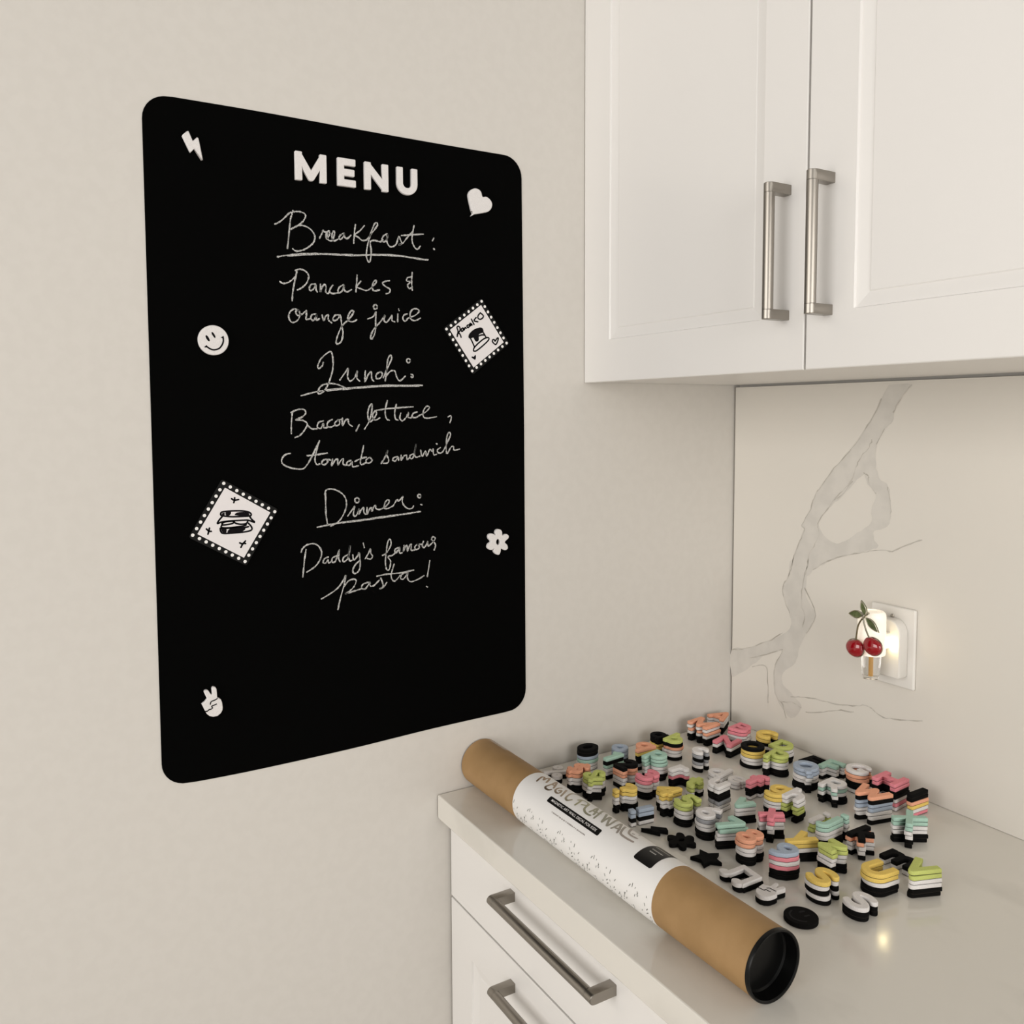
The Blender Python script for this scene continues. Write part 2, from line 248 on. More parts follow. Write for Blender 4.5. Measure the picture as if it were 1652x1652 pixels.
# ------------------------------------------------------------------ traced data, tenths of a millimetre
CHALK_D = {"breakfast":[[[-8678,8982],[-8701,8901],[-8718,8837],[-8742,8631],[-8766,8449]],[[-8938,8766],[-8882,8796],[-8809,8858],[-8735,8936],[-8678,8963],[-8589,8977],[-8516,8962],[-8495,8925],[-8526,8858],[-8592,8796],[-8658,8753],[-8716,8715]],[[-8716,8715],[-8658,8753],[-8576,8790],[-8478,8776],[-8405,8729],[-8365,8654],[-8383,8572],[-8451,8502],[-8542,8446],[-8641,8421],[-8689,8448]],[[-8295,8637],[-8255,8713],[-8243,8754],[-8226,8732],[-8193,8735],[-8200,8686],[-8189,8636],[-8146,8700],[-8150,8752],[-8176,8737],[-8180,8672],[-8161,8623],[-8105,8624],[-8069,8724],[-8077,8763],[-8103,8728],[-8108,8664],[-8079,8621],[-8019,8648]],[[-7932,8743],[-7975,8717],[-8002,8674],[-7985,8648],[-7941,8688],[-7920,8744],[-7916,8691],[-7873,8674],[-7820,8725]],[[-7747,8887],[-7763,8780],[-7778,8615]],[[-7607,8886],[-7679,8805],[-7759,8739],[-7698,8705],[-7646,8669],[-7575,8681]],[[-7575,8681],[-7520,8755],[-7448,8845],[-7400,8916],[-7410,8951],[-7447,8928],[-7493,8824],[-7539,8688],[-7573,8553],[-7582,8437],[-7544,8358],[-7517,8410],[-7506,8543],[-7518,8657],[-7450,8688],[-7360,8677],[-7315,8710]],[[-7246,8803],[-7305,8769],[-7333,8700],[-7288,8684],[-7242,8751],[-7241,8800],[-7252,8691],[-7198,8618],[-7106,8661],[-7058,8786],[-7031,8738],[-7013,8690],[-7060,8660],[-6994,8691],[-6919,8783],[-6834,8876]],[[-6804,8972],[-6834,8825],[-6835,8724],[-6789,8640],[-6742,8628],[-6702,8677]],[[-7012,8804],[-6843,8833],[-6650,8861]],[[-6494,8778],[-6471,8818]],[[-6476,8660],[-6461,8647]]],"breakfast_line":[[[-8912,8315],[-8796,8347],[-8502,8399],[-8134,8425],[-7737,8448],[-7381,8480],[-7016,8496],[-6735,8479],[-6570,8481]],[[-8764,8344],[-8336,8406],[-7825,8435],[-7471,8477],[-7108,8500],[-6582,8475]]],"pancakes":[[[-8635,8141],[-8665,8025],[-8701,7848],[-8712,7721]],[[-8884,7977],[-8836,7954],[-8755,7979],[-8664,8057]],[[-8658,8149],[-8589,8173],[-8507,8148],[-8467,8088],[-8494,7990],[-8569,7913],[-8635,7877]],[[-8369,7980],[-8428,7971],[-8459,7921],[-8446,7879],[-8396,7910],[-8361,7971],[-8362,7904],[-8343,7870]],[[-8294,7981],[-8296,7873],[-8270,7943],[-8227,7986],[-8210,7947],[-8217,7882],[-8178,7860],[-8143,7936],[-8108,7983]],[[-8108,7983],[-8143,7936],[-8157,7886],[-8110,7862],[-8024,7882]],[[-7945,8002],[-8006,7962],[-8032,7911],[-8016,7876],[-7963,7916],[-7933,7996],[-7937,7934],[-7894,7901],[-7824,7939]],[[-7733,8154],[-7744,8013],[-7755,7911]],[[-7676,8071],[-7736,7989],[-7675,7961],[-7586,7942],[-7505,7994],[-7432,8073],[-7441,8102],[-7477,8074],[-7496,7998],[-7470,7947],[-7380,7965]],[[-7219,8114],[-7296,8096],[-7333,8065],[-7279,8022],[-7212,7985],[-7226,7934],[-7275,7917]]],"ampersand":[[[-6841,8266],[-6852,8129],[-6842,7998]],[[-6861,8197],[-6926,8178],[-6931,8132],[-6871,8125],[-6920,8074],[-6895,8021],[-6842,8045]]],"orange":[[[-8617,7584],[-8682,7608],[-8748,7561],[-8766,7481],[-8726,7416],[-8653,7439],[-8602,7522],[-8625,7592],[-8666,7566],[-8635,7517],[-8560,7548],[-8510,7594],[-8511,7527],[-8517,7470],[-8454,7482]],[[-8369,7554],[-8428,7539],[-8445,7490],[-8413,7457],[-8370,7510],[-8361,7554],[-8362,7467],[-8320,7489]],[[-8277,7543],[-8253,7465],[-8227,7526],[-8184,7548],[-8185,7480],[-8135,7439]],[[-8021,7557],[-8081,7550],[-8117,7492],[-8083,7474],[-8031,7512],[-8000,7558],[-7981,7409],[-7965,7295],[-7993,7179],[-8054,7136],[-8071,7176],[-8034,7292],[-7972,7409],[-7893,7482]],[[-7893,7482],[-7822,7565],[-7794,7627],[-7838,7625],[-7883,7545],[-7875,7485],[-7814,7471],[-7749,7503]],[[-7575,7525],[-7485,7567],[-7444,7639],[-7450,7502],[-7451,7385],[-7480,7283],[-7517,7232],[-7534,7264],[-7488,7367],[-7378,7489],[-7322,7559],[-7300,7597],[-7314,7518],[-7277,7491],[-7222,7548],[-7184,7604],[-7185,7524],[-7140,7506]],[[-7420,7712],[-7429,7688],[-7451,7677],[-7472,7686],[-7481,7709],[-7471,7732],[-7450,7744],[-7428,7735],[-7420,7712]],[[-7088,7626],[-7093,7509]],[[-7074,7699],[-7067,7679]],[[-6933,7635],[-6990,7611],[-7005,7551],[-6963,7524],[-6915,7573],[-6801,7621],[-6734,7685],[-6772,7721],[-6848,7704],[-6886,7634],[-6868,7558],[-6802,7541],[-6712,7583]]],"lunch":[[[-8272,6863],[-8292,6808],[-8341,6775],[-8355,6815],[-8310,6908],[-8231,6984],[-8154,7020],[-8126,6923],[-8129,6775],[-8170,6635],[-8221,6513],[-8280,6439],[-8348,6406],[-8356,6456],[-8297,6531],[-8181,6560],[-8065,6547],[-7953,6506]],[[-8024,6613],[-7934,6733],[-7889,6784],[-7905,6668],[-7867,6599],[-7796,6651],[-7751,6750],[-7762,6652],[-7717,6602]],[[-7624,6753],[-7636,6593],[-7584,6693],[-7532,6745],[-7524,6647],[-7494,6605]],[[-7385,6749],[-7451,6705],[-7446,6644],[-7380,6659],[-7354,6721],[-7385,6749]],[[-7339,6660],[-7253,6834],[-7199,6951],[-7220,7000],[-7262,6930],[-7285,6757],[-7308,6609]],[[-7301,6676],[-7223,6758],[-7150,6764],[-7119,6674],[-7067,6618],[-6977,6690]],[[-6891,6927],[-6900,6906],[-6921,6895],[-6942,6904],[-6951,6926],[-6942,6947],[-6920,6958],[-6899,6948],[-6891,6927]],[[-6878,6721],[-6842,6704],[-6858,6669],[-6879,6684]]],"lunch_line":[[[-8607,6378],[-8376,6438],[-8066,6482],[-7668,6517],[-7257,6546],[-6688,6554]],[[-7987,6477],[-7464,6524],[-7153,6536],[-6747,6543]],[[-8222,6454],[-7748,6509]]],"bacon":[[[-8745,6128],[-8761,5979],[-8764,5838]],[[-8761,6139],[-8664,6179],[-8570,6179],[-8549,6124],[-8610,6069],[-8695,6033],[-8592,6023],[-8529,5977],[-8557,5904],[-8634,5813],[-8713,5779]],[[-8529,5958],[-8462,5903],[-8386,5902]],[[-8288,6016],[-8355,5994],[-8380,5929],[-8328,5907],[-8288,5975],[-8280,5915],[-8228,5919]],[[-8152,6034],[-8211,6002],[-8231,5947],[-8183,5924],[-8120,5946]],[[-8070,6024],[-8114,5983],[-8095,5942],[-8045,5964],[-8041,6011],[-8070,6024],[-7995,6038]],[[-7995,6052],[-7997,5941],[-7956,6010],[-7912,6042],[-7897,5972],[-7844,5932]],[[-7735,5955],[-7764,5899],[-7785,5863]]],"lettuce":[[[-7651,5888],[-7574,6007],[-7531,6160],[-7530,6262],[-7571,6218],[-7597,6122],[-7584,6027],[-7544,6003],[-7460,6103],[-7470,6154],[-7511,6122],[-7516,6055],[-7472,6022],[-7405,6054]],[[-7277,6314],[-7315,6160],[-7295,6044],[-7248,6021]],[[-7131,6257],[-7158,6141],[-7149,6044],[-7107,6020]],[[-7480,6164],[-7262,6195],[-6854,6223]],[[-7059,6125],[-7075,6053],[-7033,6008],[-6968,6062],[-6931,6136],[-6936,6062],[-6887,6052]],[[-6784,6144],[-6849,6121],[-6871,6068],[-6807,6058],[-6741,6091],[-6642,6140],[-6571,6209],[-6619,6233],[-6675,6160],[-6676,6067],[-6600,6047],[-6451,6070]],[[-6247,6065],[-6204,6083],[-6193,6039],[-6216,5974]]],"tomato":[[[-8784,5554],[-8863,5534],[-8910,5471],[-8897,5407],[-8792,5349],[-8644,5323],[-8568,5350],[-8470,5496],[-8367,5697]],[[-8351,5725],[-8391,5605],[-8423,5457],[-8396,5380],[-8353,5390]],[[-8540,5514],[-8412,5522],[-8235,5545]],[[-8256,5456],[-8308,5435],[-8319,5389],[-8280,5376],[-8231,5414],[-8250,5452],[-8188,5441]],[[-8158,5453],[-8174,5352],[-8124,5430],[-8080,5451],[-8076,5368],[-8025,5436],[-7991,5448],[-7996,5378],[-7953,5356]],[[-7872,5426],[-7926,5405],[-7941,5367],[-7897,5354],[-7853,5406],[-7848,5334],[-7757,5342]],[[-7669,5640],[-7704,5493],[-7726,5398],[-7706,5356],[-7641,5386]],[[-7810,5409],[-7725,5446],[-7629,5468]],[[-7578,5465],[-7634,5424],[-7625,5382],[-7574,5382],[-7538,5422],[-7578,5465]]],"sandwich":[[[-7392,5363],[-7324,5464],[-7277,5564],[-7303,5502],[-7268,5423],[-7284,5371],[-7351,5366]],[[-7120,5462],[-7178,5450],[-7204,5412],[-7157,5397],[-7110,5452],[-7104,5405]],[[-7061,5480],[-7062,5404],[-7018,5465],[-6971,5478],[-6965,5411],[-6929,5433]],[[-6863,5494],[-6911,5472],[-6905,5428],[-6857,5447],[-6807,5651],[-6835,5510],[-6814,5446],[-6744,5458]],[[-6730,5551],[-6705,5453],[-6649,5535],[-6628,5460],[-6572,5557],[-6539,5532]],[[-6516,5565],[-6506,5477],[-6457,5480]],[[-6460,5646],[-6444,5640]],[[-6389,5583],[-6439,5550],[-6428,5505],[-6349,5517],[-6246,5697],[-6207,5793],[-6245,5816],[-6278,5717],[-6286,5536],[-6264,5491],[-6202,5585],[-6156,5594],[-6145,5539],[-6049,5551]]],"dinner":[[[-8274,4958],[-8273,4803],[-8271,4648],[-8250,4488]],[[-8285,4940],[-8257,5004],[-8176,5014],[-8064,4971],[-7984,4897],[-7953,4801],[-7971,4692],[-8038,4571],[-8121,4498],[-8206,4467]],[[-7935,4600],[-7855,4701],[-7827,4734],[-7848,4622],[-7816,4585],[-7773,4649],[-7752,4698],[-7765,4613],[-7723,4677],[-7685,4710],[-7681,4643],[-7653,4606]],[[-7630,4707],[-7631,4605],[-7588,4685],[-7559,4703],[-7555,4643],[-7520,4713],[-7490,4731],[-7486,4684],[-7418,4667],[-7314,4717],[-7266,4779],[-7295,4808],[-7339,4759],[-7352,4687],[-7297,4673],[-7201,4711]],[[-7192,4727],[-7139,4800],[-7110,4779],[-7051,4833]],[[-7040,4843],[-7052,4768],[-7017,4697],[-6947,4649],[-6885,4657],[-6863,4688]],[[-7752,4825],[-7762,4798],[-7787,4789],[-7812,4801],[-7822,4828],[-7811,4855],[-7786,4864],[-7761,4852],[-7752,4825]],[[-6735,4836],[-6743,4817],[-6763,4809],[-6782,4819],[-6789,4839],[-6782,4858],[-6762,4865],[-6742,4856],[-6735,4836]],[[-6737,4704],[-6719,4697]]],"dinner_line":[[[-8407,4464],[-8218,4489],[-7990,4512],[-7658,4530],[-7316,4556],[-7019,4570],[-6745,4594]],[[-8023,4504],[-7658,4524],[-7316,4547],[-6769,4594]]],"daddys":[[[-8582,4147],[-8608,3992],[-8637,3752]],[[-8653,4116],[-8636,4164],[-8573,4213],[-8470,4226],[-8392,4183],[-8349,4093],[-8372,3986],[-8453,3885],[-8576,3818]],[[-8248,4010],[-8308,3989],[-8328,3936],[-8293,3922],[-8248,3971],[-8245,3917],[-8196,3947]],[[-8126,4015],[-8187,3986],[-8191,3928],[-8147,3932],[-8114,3995],[-8076,4105],[-8089,3977],[-8066,3925]],[[-7954,4016],[-8016,3978],[-8020,3920],[-7975,3932],[-7933,3995],[-7907,4154],[-7933,4011],[-7918,3927],[-7881,3927]],[[-7867,4008],[-7851,3929],[-7784,3998],[-7768,4032],[-7752,3899],[-7762,3788],[-7805,3733],[-7855,3730],[-7870,3783],[-7828,3858],[-7765,3908]],[[-7699,4173],[-7683,4106]],[[-7670,3935],[-7615,4015],[-7587,4080],[-7581,4012],[-7553,3962],[-7583,3921],[-7637,3934]]],"famous":[[[-7389,3960],[-7324,3991],[-7253,4098],[-7247,4163],[-7269,4200],[-7301,4151],[-7324,4023],[-7343,3862],[-7328,3747],[-7284,3732],[-7257,3854],[-7299,3931],[-7220,3949],[-7132,4023]],[[-7128,4059],[-7184,4028],[-7171,3974],[-7123,4022],[-7101,4065],[-7106,3977],[-7065,3972]],[[-7030,4084],[-7044,3988],[-7008,4062],[-6977,4079],[-6973,3990],[-6936,4073],[-6906,4090],[-6910,4001],[-6848,3999]],[[-6807,4082],[-6847,4049],[-6830,4003],[-6772,4026],[-6784,4077],[-6811,4079],[-6729,4079]],[[-6698,4123],[-6721,4055],[-6685,4024],[-6639,4082],[-6625,4117],[-6621,4044],[-6578,4060],[-6510,4122],[-6496,4162],[-6537,4179],[-6556,4142],[-6510,4088],[-6488,4036],[-6515,3967]]],"pasta":[[[-8362,3398],[-8237,3456],[-8105,3537],[-8022,3639],[-7981,3709],[-8015,3559],[-8076,3359],[-8113,3210]],[[-8015,3543],[-7939,3622],[-7856,3641],[-7820,3610],[-7858,3526],[-7942,3456],[-7995,3434],[-7876,3456],[-7738,3482]],[[-7618,3569],[-7707,3551],[-7736,3497],[-7683,3472],[-7622,3534],[-7601,3567],[-7597,3512],[-7538,3509],[-7451,3581]],[[-7425,3614],[-7396,3543],[-7389,3477],[-7448,3451],[-7384,3465],[-7327,3535]],[[-7201,3807],[-7241,3690],[-7251,3609],[-7208,3544],[-7155,3567],[-7102,3627]],[[-7488,3648],[-7329,3663],[-7084,3662],[-6873,3684]],[[-6991,3661],[-7066,3640],[-7097,3577],[-7049,3561],[-6995,3617],[-6974,3659],[-6978,3566],[-6925,3507],[-6799,3531],[-6695,3579]],[[-6592,3808],[-6615,3680],[-6637,3560]],[[-6655,3404],[-6637,3392]]]}
BOARD_TOP = [[-10373,10261],[-9270,10271],[-8399,10268],[-7797,10263],[-6444,10260],[-5204,10266]]
BOARD_BOT = [[-10410,1053],[-9486,1033],[-7999,1048],[-6539,1098],[-5125,1119]]
BOARD_L = [[-10634,9972],[-10629,5859],[-10638,1367]]
BOARD_R = [[-4858,9971],[-4828,5777],[-4809,1406]]
HAND = [[-10059,2030],[-10104,2140],[-10065,2164],[-10031,2202],[-10070,2301],[-10061,2321],[-10037,2328],[-10013,2315],[-9978,2250],[-9966,2255],[-9966,2334],[-9955,2354],[-9937,2356],[-9916,2345],[-9903,2317],[-9896,2195],[-9871,2181],[-9847,2161],[-9833,2117],[-9825,2045],[-9830,2008],[-9852,1967],[-9896,1937],[-9956,1933],[-10004,1953],[-10039,1988]]
HANDG = [[[-9900,2184],[-9938,2167],[-9981,2156],[-9995,2121]],[[-9913,2109],[-9952,2097],[-9977,2090],[-9968,2064],[-9984,2051],[-10014,2047],[-10038,2030],[-10059,2033]]]
BOLT = [[-10153,9769],[-10144,9785],[-10080,9847],[-10071,9846],[-10021,9720],[-9965,9776],[-9948,9767],[-9943,9747],[-9894,9479],[-9904,9475],[-10006,9621],[-10050,9568],[-10061,9577]]
HEART = [[-5812,9239],[-5853,9386],[-5883,9512],[-5875,9570],[-5842,9614],[-5790,9643],[-5743,9651],[-5691,9638],[-5653,9602],[-5630,9535],[-5567,9545],[-5510,9522],[-5467,9478],[-5455,9426],[-5477,9365],[-5521,9323],[-5559,9305],[-5679,9272],[-5788,9244]]
FLOWER = [[-5419,4130],[-5426,4174],[-5413,4205],[-5393,4221],[-5363,4225],[-5323,4212],[-5296,4177],[-5291,4116],[-5248,4130],[-5208,4131],[-5173,4107],[-5168,4081],[-5178,4055],[-5244,4002],[-5199,3952],[-5186,3907],[-5194,3882],[-5219,3868],[-5255,3869],[-5315,3896],[-5323,3858],[-5340,3815],[-5360,3800],[-5385,3801],[-5425,3823],[-5452,3855],[-5457,3882],[-5445,3911],[-5485,3893],[-5519,3894],[-5559,3916],[-5576,3952],[-5558,3998],[-5509,4029],[-5548,4075],[-5562,4115],[-5547,4148],[-5508,4163],[-5468,4155]]
FLOWERH = [[-5338,4010],[-5341,3992],[-5349,3977],[-5360,3967],[-5374,3964],[-5387,3969],[-5398,3981],[-5406,3997],[-5408,4016],[-5406,4034],[-5398,4049],[-5387,4059],[-5373,4062],[-5360,4057],[-5348,4045],[-5341,4029]]
EYES = [[[-9926,7172],[-9911,7176],[-9890,7151],[-9875,7117],[-9879,7098],[-9896,7103],[-9917,7130],[-9928,7160]],[[-9847,7219],[-9834,7222],[-9813,7197],[-9797,7163],[-9801,7147],[-9814,7150],[-9835,7179],[-9847,7203]]]
MOUTH = [[-9908,7020],[-9879,7001],[-9840,6986],[-9801,6988],[-9756,7005],[-9725,7037],[-9703,7078],[-9694,7119],[-9697,7155]]
CHEEK = [[[-9948,7021],[-9917,7045],[-9907,7035],[-9911,7012],[-9942,7012]],[[-9730,7156],[-9692,7177],[-9687,7169],[-9695,7137],[-9705,7144]]]
CARD1 = {"dots":[[-5642,7905],[-5180,7261],[-5821,6794],[-6274,7436]],"sheet":[[-5655,7846],[-5238,7272],[-5796,6850],[-6214,7425]],"outer":[[-5645,7954],[-5123,7259],[-5807,6733],[-6325,7448]]}
CARD2 = {"dots":[[-9730,5166],[-9033,4732],[-9466,4057],[-10157,4480]],"sheet":[[-9715,5107],[-9097,4725],[-9481,4111],[-10097,4490]],"outer":[[-9752,5229],[-8981,4761],[-9447,3993],[-10211,4450]]}
PANCAKE = [[[-6090,7328],[-6075,7411],[-6093,7467],[-6070,7489],[-6042,7470],[-6038,7429],[-6061,7395],[-6090,7353]],[[-6061,7387],[-6034,7355],[-6020,7319]],[[-5991,7464],[-6014,7446],[-6014,7413],[-5986,7423],[-5976,7465],[-5967,7432],[-5948,7474],[-5929,7463]],[[-5891,7518],[-5915,7501],[-5901,7476],[-5872,7494],[-5853,7545]],[[-5853,7545],[-5872,7519],[-5853,7506],[-5829,7538],[-5823,7518]],[[-5834,7612],[-5805,7564],[-5785,7530]],[[-5748,7641],[-5786,7590],[-5717,7577]],[[-5670,7720],[-5709,7677],[-5714,7635],[-5671,7617],[-5623,7648],[-5618,7682],[-5666,7717]],[[-5799,7116],[-5789,7158],[-5722,7227],[-5615,7307],[-5538,7335],[-5513,7315],[-5548,7268],[-5655,7180],[-5751,7114],[-5794,7111],[-5799,7116]],[[-5845,7297],[-5817,7249],[-5784,7183]],[[-5615,7407],[-5581,7358],[-5567,7332]],[[-5702,7353],[-5644,7372],[-5591,7370]],[[-5450,7272],[-5445,7301],[-5416,7307],[-5401,7282],[-5361,7330],[-5340,7335],[-5347,7293],[-5382,7232],[-5421,7243],[-5450,7272]]]
PANCAKEF = [[[-5888,7320],[-5883,7362],[-5854,7400],[-5787,7453],[-5682,7489],[-5629,7477],[-5613,7432],[-5619,7411],[-5663,7396],[-5702,7370],[-5700,7291],[-5736,7260],[-5774,7279],[-5802,7324],[-5855,7301]],[[-5840,7015],[-5814,7024],[-5795,7019],[-5771,7048],[-5755,7036],[-5765,6973],[-5810,6990]]]
BURGER = [[[-9784,4742],[-9764,4772],[-9642,4779],[-9478,4769],[-9388,4742],[-9372,4698],[-9480,4693],[-9644,4700],[-9765,4722],[-9784,4742]],[[-9765,4707],[-9807,4660],[-9830,4616],[-9775,4633],[-9645,4641],[-9481,4639],[-9407,4634],[-9320,4598],[-9365,4648],[-9389,4688]],[[-9767,4616],[-9710,4635],[-9613,4635],[-9622,4606],[-9695,4594],[-9760,4593],[-9767,4616]],[[-9605,4630],[-9581,4603],[-9515,4586],[-9441,4590],[-9415,4626]],[[-9768,4595],[-9777,4558],[-9680,4547],[-9566,4552],[-9450,4565],[-9445,4586]],[[-9793,4547],[-9786,4501],[-9747,4473],[-9609,4471],[-9444,4476],[-9368,4496],[-9367,4538],[-9408,4592]],[[-9777,4540],[-9648,4543],[-9484,4536],[-9409,4545]],[[-9630,4949],[-9598,4927],[-9536,4932]],[[-9589,4960],[-9593,4926],[-9602,4894]],[[-9977,4552],[-9946,4521],[-9914,4514]],[[-9937,4561],[-9946,4521],[-9959,4480]],[[-9534,4326],[-9497,4311],[-9455,4346]],[[-9519,4262],[-9489,4310],[-9454,4310]]]
BURGERF = [[[-9772,4745],[-9732,4763],[-9733,4722]],[[-9715,4767],[-9642,4766],[-9660,4721],[-9708,4716]],[[-9594,4717],[-9561,4753],[-9478,4756],[-9404,4739],[-9397,4705],[-9480,4702]],[[-9778,4529],[-9713,4541],[-9714,4483],[-9763,4491]],[[-9664,4534],[-9566,4531],[-9451,4531],[-9485,4487],[-9608,4479],[-9698,4482]]]
FOIL = [[[1856,14.7],[1830,5.4],[1799,-5.2]],[[1799,-5.2],[1834,-7.3],[1903,1.7]],[[1903,1.7],[1874,-10.3],[1862,-19.3]],[[1862,-19.3],[1946,-7.0],[1993,3.1]],[[2259,-9.5],[2246,-3.0],[2261,6.5],[2311,11.8],[2363,11.3],[2369,5.0],[2333,-0.7],[2315,3.3]],[[2348,-12.5],[2416,1.1],[2453,12.3]],[[2487,-35.1],[2476,-22.5],[2475,-12.3],[2518,3.2],[2554,11.0],[2611,13.2],[2643,5.5]],[[2709,-14.1],[2764,-0.2],[2784,11.6]],[[2700,-5.3],[2708,-16.3],[2814,-18.2],[2891,-7.3],[2841,0.6]],[[3072,-28.8],[3188,-2.4],[3224,12.7]],[[3138,-4.3],[3177,-8.4]],[[3192,-24.0],[3314,-2.9],[3372,10.8],[3345,-5.0],[3296,-22.7],[3424,0.6],[3490,11.2],[3468,-5.5],[3364,-31.3]],[[3514,-23.6],[3572,-0.5],[3570,9.8]],[[3514,-23.6],[3645,-1.1],[3699,11.4]],[[3603,3.2],[3662,0.6]],[[3612,-20.5],[3707,0.9],[3758,8.9],[3861,10.4],[3998,8.8]],[[3629,-37.7],[3761,-11.2],[3838,-3.5],[3960,-5.2]],[[3831,-11.8],[3859,-26.4]],[[2015,-23.2],[2081,-4.6],[2087,7.4],[2084,15.1],[2126,18.5],[2185,17.5],[2210,13.1]],[[2015,-23.2],[2126,-7.5],[2203,5.6]],[[2102,-1.7],[2159,-2.9]],[[2864,-16.0],[2921,-1.1],[2953,6.9],[3018,12.6],[3084,14.0],[3137,12.7]],[[2982,-25.3],[3047,-7.0],[3063,5.8]],[[2982,-25.3],[3102,-6.5],[3155,6.0]],[[3067,-2.8],[3121,-3.6]]]
VEINF = [[[3360,6558],[3757,6545],[3660,6438],[3563,6312],[3456,6110],[3439,5961],[3286,5828],[3165,5599],[3153,5275],[3234,5031],[3397,4909],[3424,4684],[3451,4479],[3394,4265],[3162,4153],[3155,4026],[3234,3901],[3018,3815],[2706,3703],[2357,3584],[1996,3367],[1798,3185],[1407,3123],[1483,3310],[1543,3575],[1679,3868],[1752,4044],[1687,4100],[1870,4410],[1964,4666],[2084,4819],[2295,5095],[2525,5325],[2747,5569],[2941,5844],[3109,6074],[3230,6337]],[[1822,3252],[1806,2828],[2016,2532],[1822,2154],[1674,1844],[1602,1568],[1313,1299],[1317,1102],[1509,980],[1751,790],[1546,511],[1328,621],[1158,837],[1110,1113],[1146,1410],[1277,1707],[918,1554],[577,1267],[222,992],[38,920],[29,1434],[423,1562],[913,1799],[1324,2045],[1481,2231],[1421,2500],[1278,2906],[1407,3122],[1505,3480],[2286,3549],[1946,3355]]]
VEINH = [[[2939,5091],[3010,4921],[3167,4759],[3087,4502],[3093,4290],[2832,4085],[2539,3891],[2350,3867],[2178,3969],[2052,4119],[2074,4244],[2310,4511],[2541,4691],[2808,4986]]]
VEINL = [[[3757,6545],[3563,6312],[3456,6110]],[[3286,5828],[3165,5599]],[[3230,6337],[3109,6074],[2941,5844],[2747,5569],[2525,5325],[2295,5095],[2084,4819],[1964,4666],[1870,4410],[1687,4100],[1752,4044],[1679,3868],[1543,3575],[1483,3310],[1407,3148]],[[3077,5654],[2994,5499],[2886,5398],[2801,5239],[2717,5019],[2584,4833],[2378,4638],[2216,4422],[2038,4199],[2041,4076],[2056,3954],[1961,3756],[1864,3619],[1820,3340],[1760,3179]],[[2939,5100],[3028,5057],[3020,4960],[3166,4778]],[[3376,4907],[3424,4684],[3451,4479]],[[1946,3338],[2357,3584],[2706,3703],[3019,3795],[3235,3853],[3489,3859]],[[3489,3859],[3732,3994],[4007,4112]],[[2718,4960],[2495,4687],[2379,4618]],[[1842,3486],[1795,3311],[1726,2983],[1707,2662],[1789,2465],[1742,2265]],[[1505,3480],[1407,3122],[1278,2906],[1338,2635],[1449,2462]],[[1777,2971],[2016,2532],[1822,2154]],[[29,1434],[423,1562],[913,1799],[1297,2039]],[[486,1382],[918,1554],[1303,1735],[1146,1410],[1110,1113],[1172,819],[1326,708],[1413,470]],[[578,1233],[895,1325],[957,1049],[980,630]],[[1511,904],[1747,961],[2052,1027],[2397,1043],[2820,1125],[3067,1198],[3201,1178],[3355,1106],[3609,1135],[4093,1247]],[[1856,724],[2158,804],[2496,948],[2845,1022]],[[1298,744],[1539,814],[1751,768]]]
STACKS = [["A",287,-524,8,"cwwkk"],["B",1079,-802,10,"ppwwkk"],["C",1419,-536,10,"yykwk"],["D",1946,-690,8,"lwwkk"],["E",2284,-336,0,"k"],["F",2866,-557,8,"twwk"],["G",3374,-553,-5,"wcckkw"],["H",3963,-582,4,"ppkkwpw"],["I",4400,-546,0,"kkcywp"],["M",531,-1213,6,"cwcwkk"],["N",1183,-1265,15,"pwkk"],["O",1797,-1282,12,"kyywwk"],["P",2304,-1236,14,"llwwkk"],["Q",2861,-1210,12,"bbwwkk"],["R",3467,-1276,6,"wtwkk"],["W",4119,-1264,3,"ckbbwwk"],["X",4847,-1407,0,"ttwwkk"],["q",822,-2946,0,"cykkgk"],["b",852,-2176,12,"lkcwwk"],["c",1465,-2205,12,"wgkgwk"],["d",1872,-2148,12,"ww"],["e",2276,-2147,12,"ww"],["f",2714,-2165,8,"ppkkw"],["g",3258,-2312,8,"yywwkk"],["h",3517,-2174,8,"wwllkk"],["i",3930,-2176,4,"wll"],["j",4317,-2396,4,"ttwwkk"],["k",4733,-2249,0,"kcwwk"],["m",5210,-2138,0,"kw"],["o",436,-3115,0,"bbbk"],["p",1376,-3103,10,"tttwwkk"],["r",1787,-2955,5,"wwpkk"],["t",2169,-2987,6,"llwk"],["u",2686,-3002,8,"wwkkgww"],["v",3195,-2985,4,"twwkk"],["x",3753,-2999,2,"ppwwkk"],["y",4381,-3139,-4,"yywkk"],["z",4811,-3009,-4,"llwwkk"],["0",383,-3780,5,"kkbtww"],["1",880,-3641,4,"tktwwk"],["2",1294,-3656,4,"kccwwk"],["3",1800,-3624,4,"ppwwkk"],["4",2380,-3723,0,"yywwkk"],["5",2803,-3723,0,"llwwkk"],["6",3251,-3720,0,"wgwwkk"],["7",3646,-3725,0,"ttwwkk"],["8",4053,-3743,0,"ccwwkk"],["9",4555,-3657,-6,"bpwpkk"],["%",488,-4487,8,"wk"],["$",1005,-4425,4,"ccwwkk"],["&",1379,-4366,2,"llwwkk"],["?",2002,-4264,-4,"yywwkk"],["!",2463,-4329,-8,"bbkw"],["S",5178,-3661,-4,"ywkwk"],["s",5651,-3556,-4,"wkk"],["U",5418,-2918,-6,"yywkk"],["V",5745,-2525,0,"llwwkk"],["a",453,-2246,0,"kkyyk"],["bolt",2794,-4336,-70,"k"],["flower",3237,-4239,0,"k"],["star",3773,-4247,0,"k"],["note",4376,-4286,0,"wk"],["hand",4850,-4236,-10,"wk"],["smiley",5368,-4278,-40,"k"]]

def M(v): return v * 1e-4

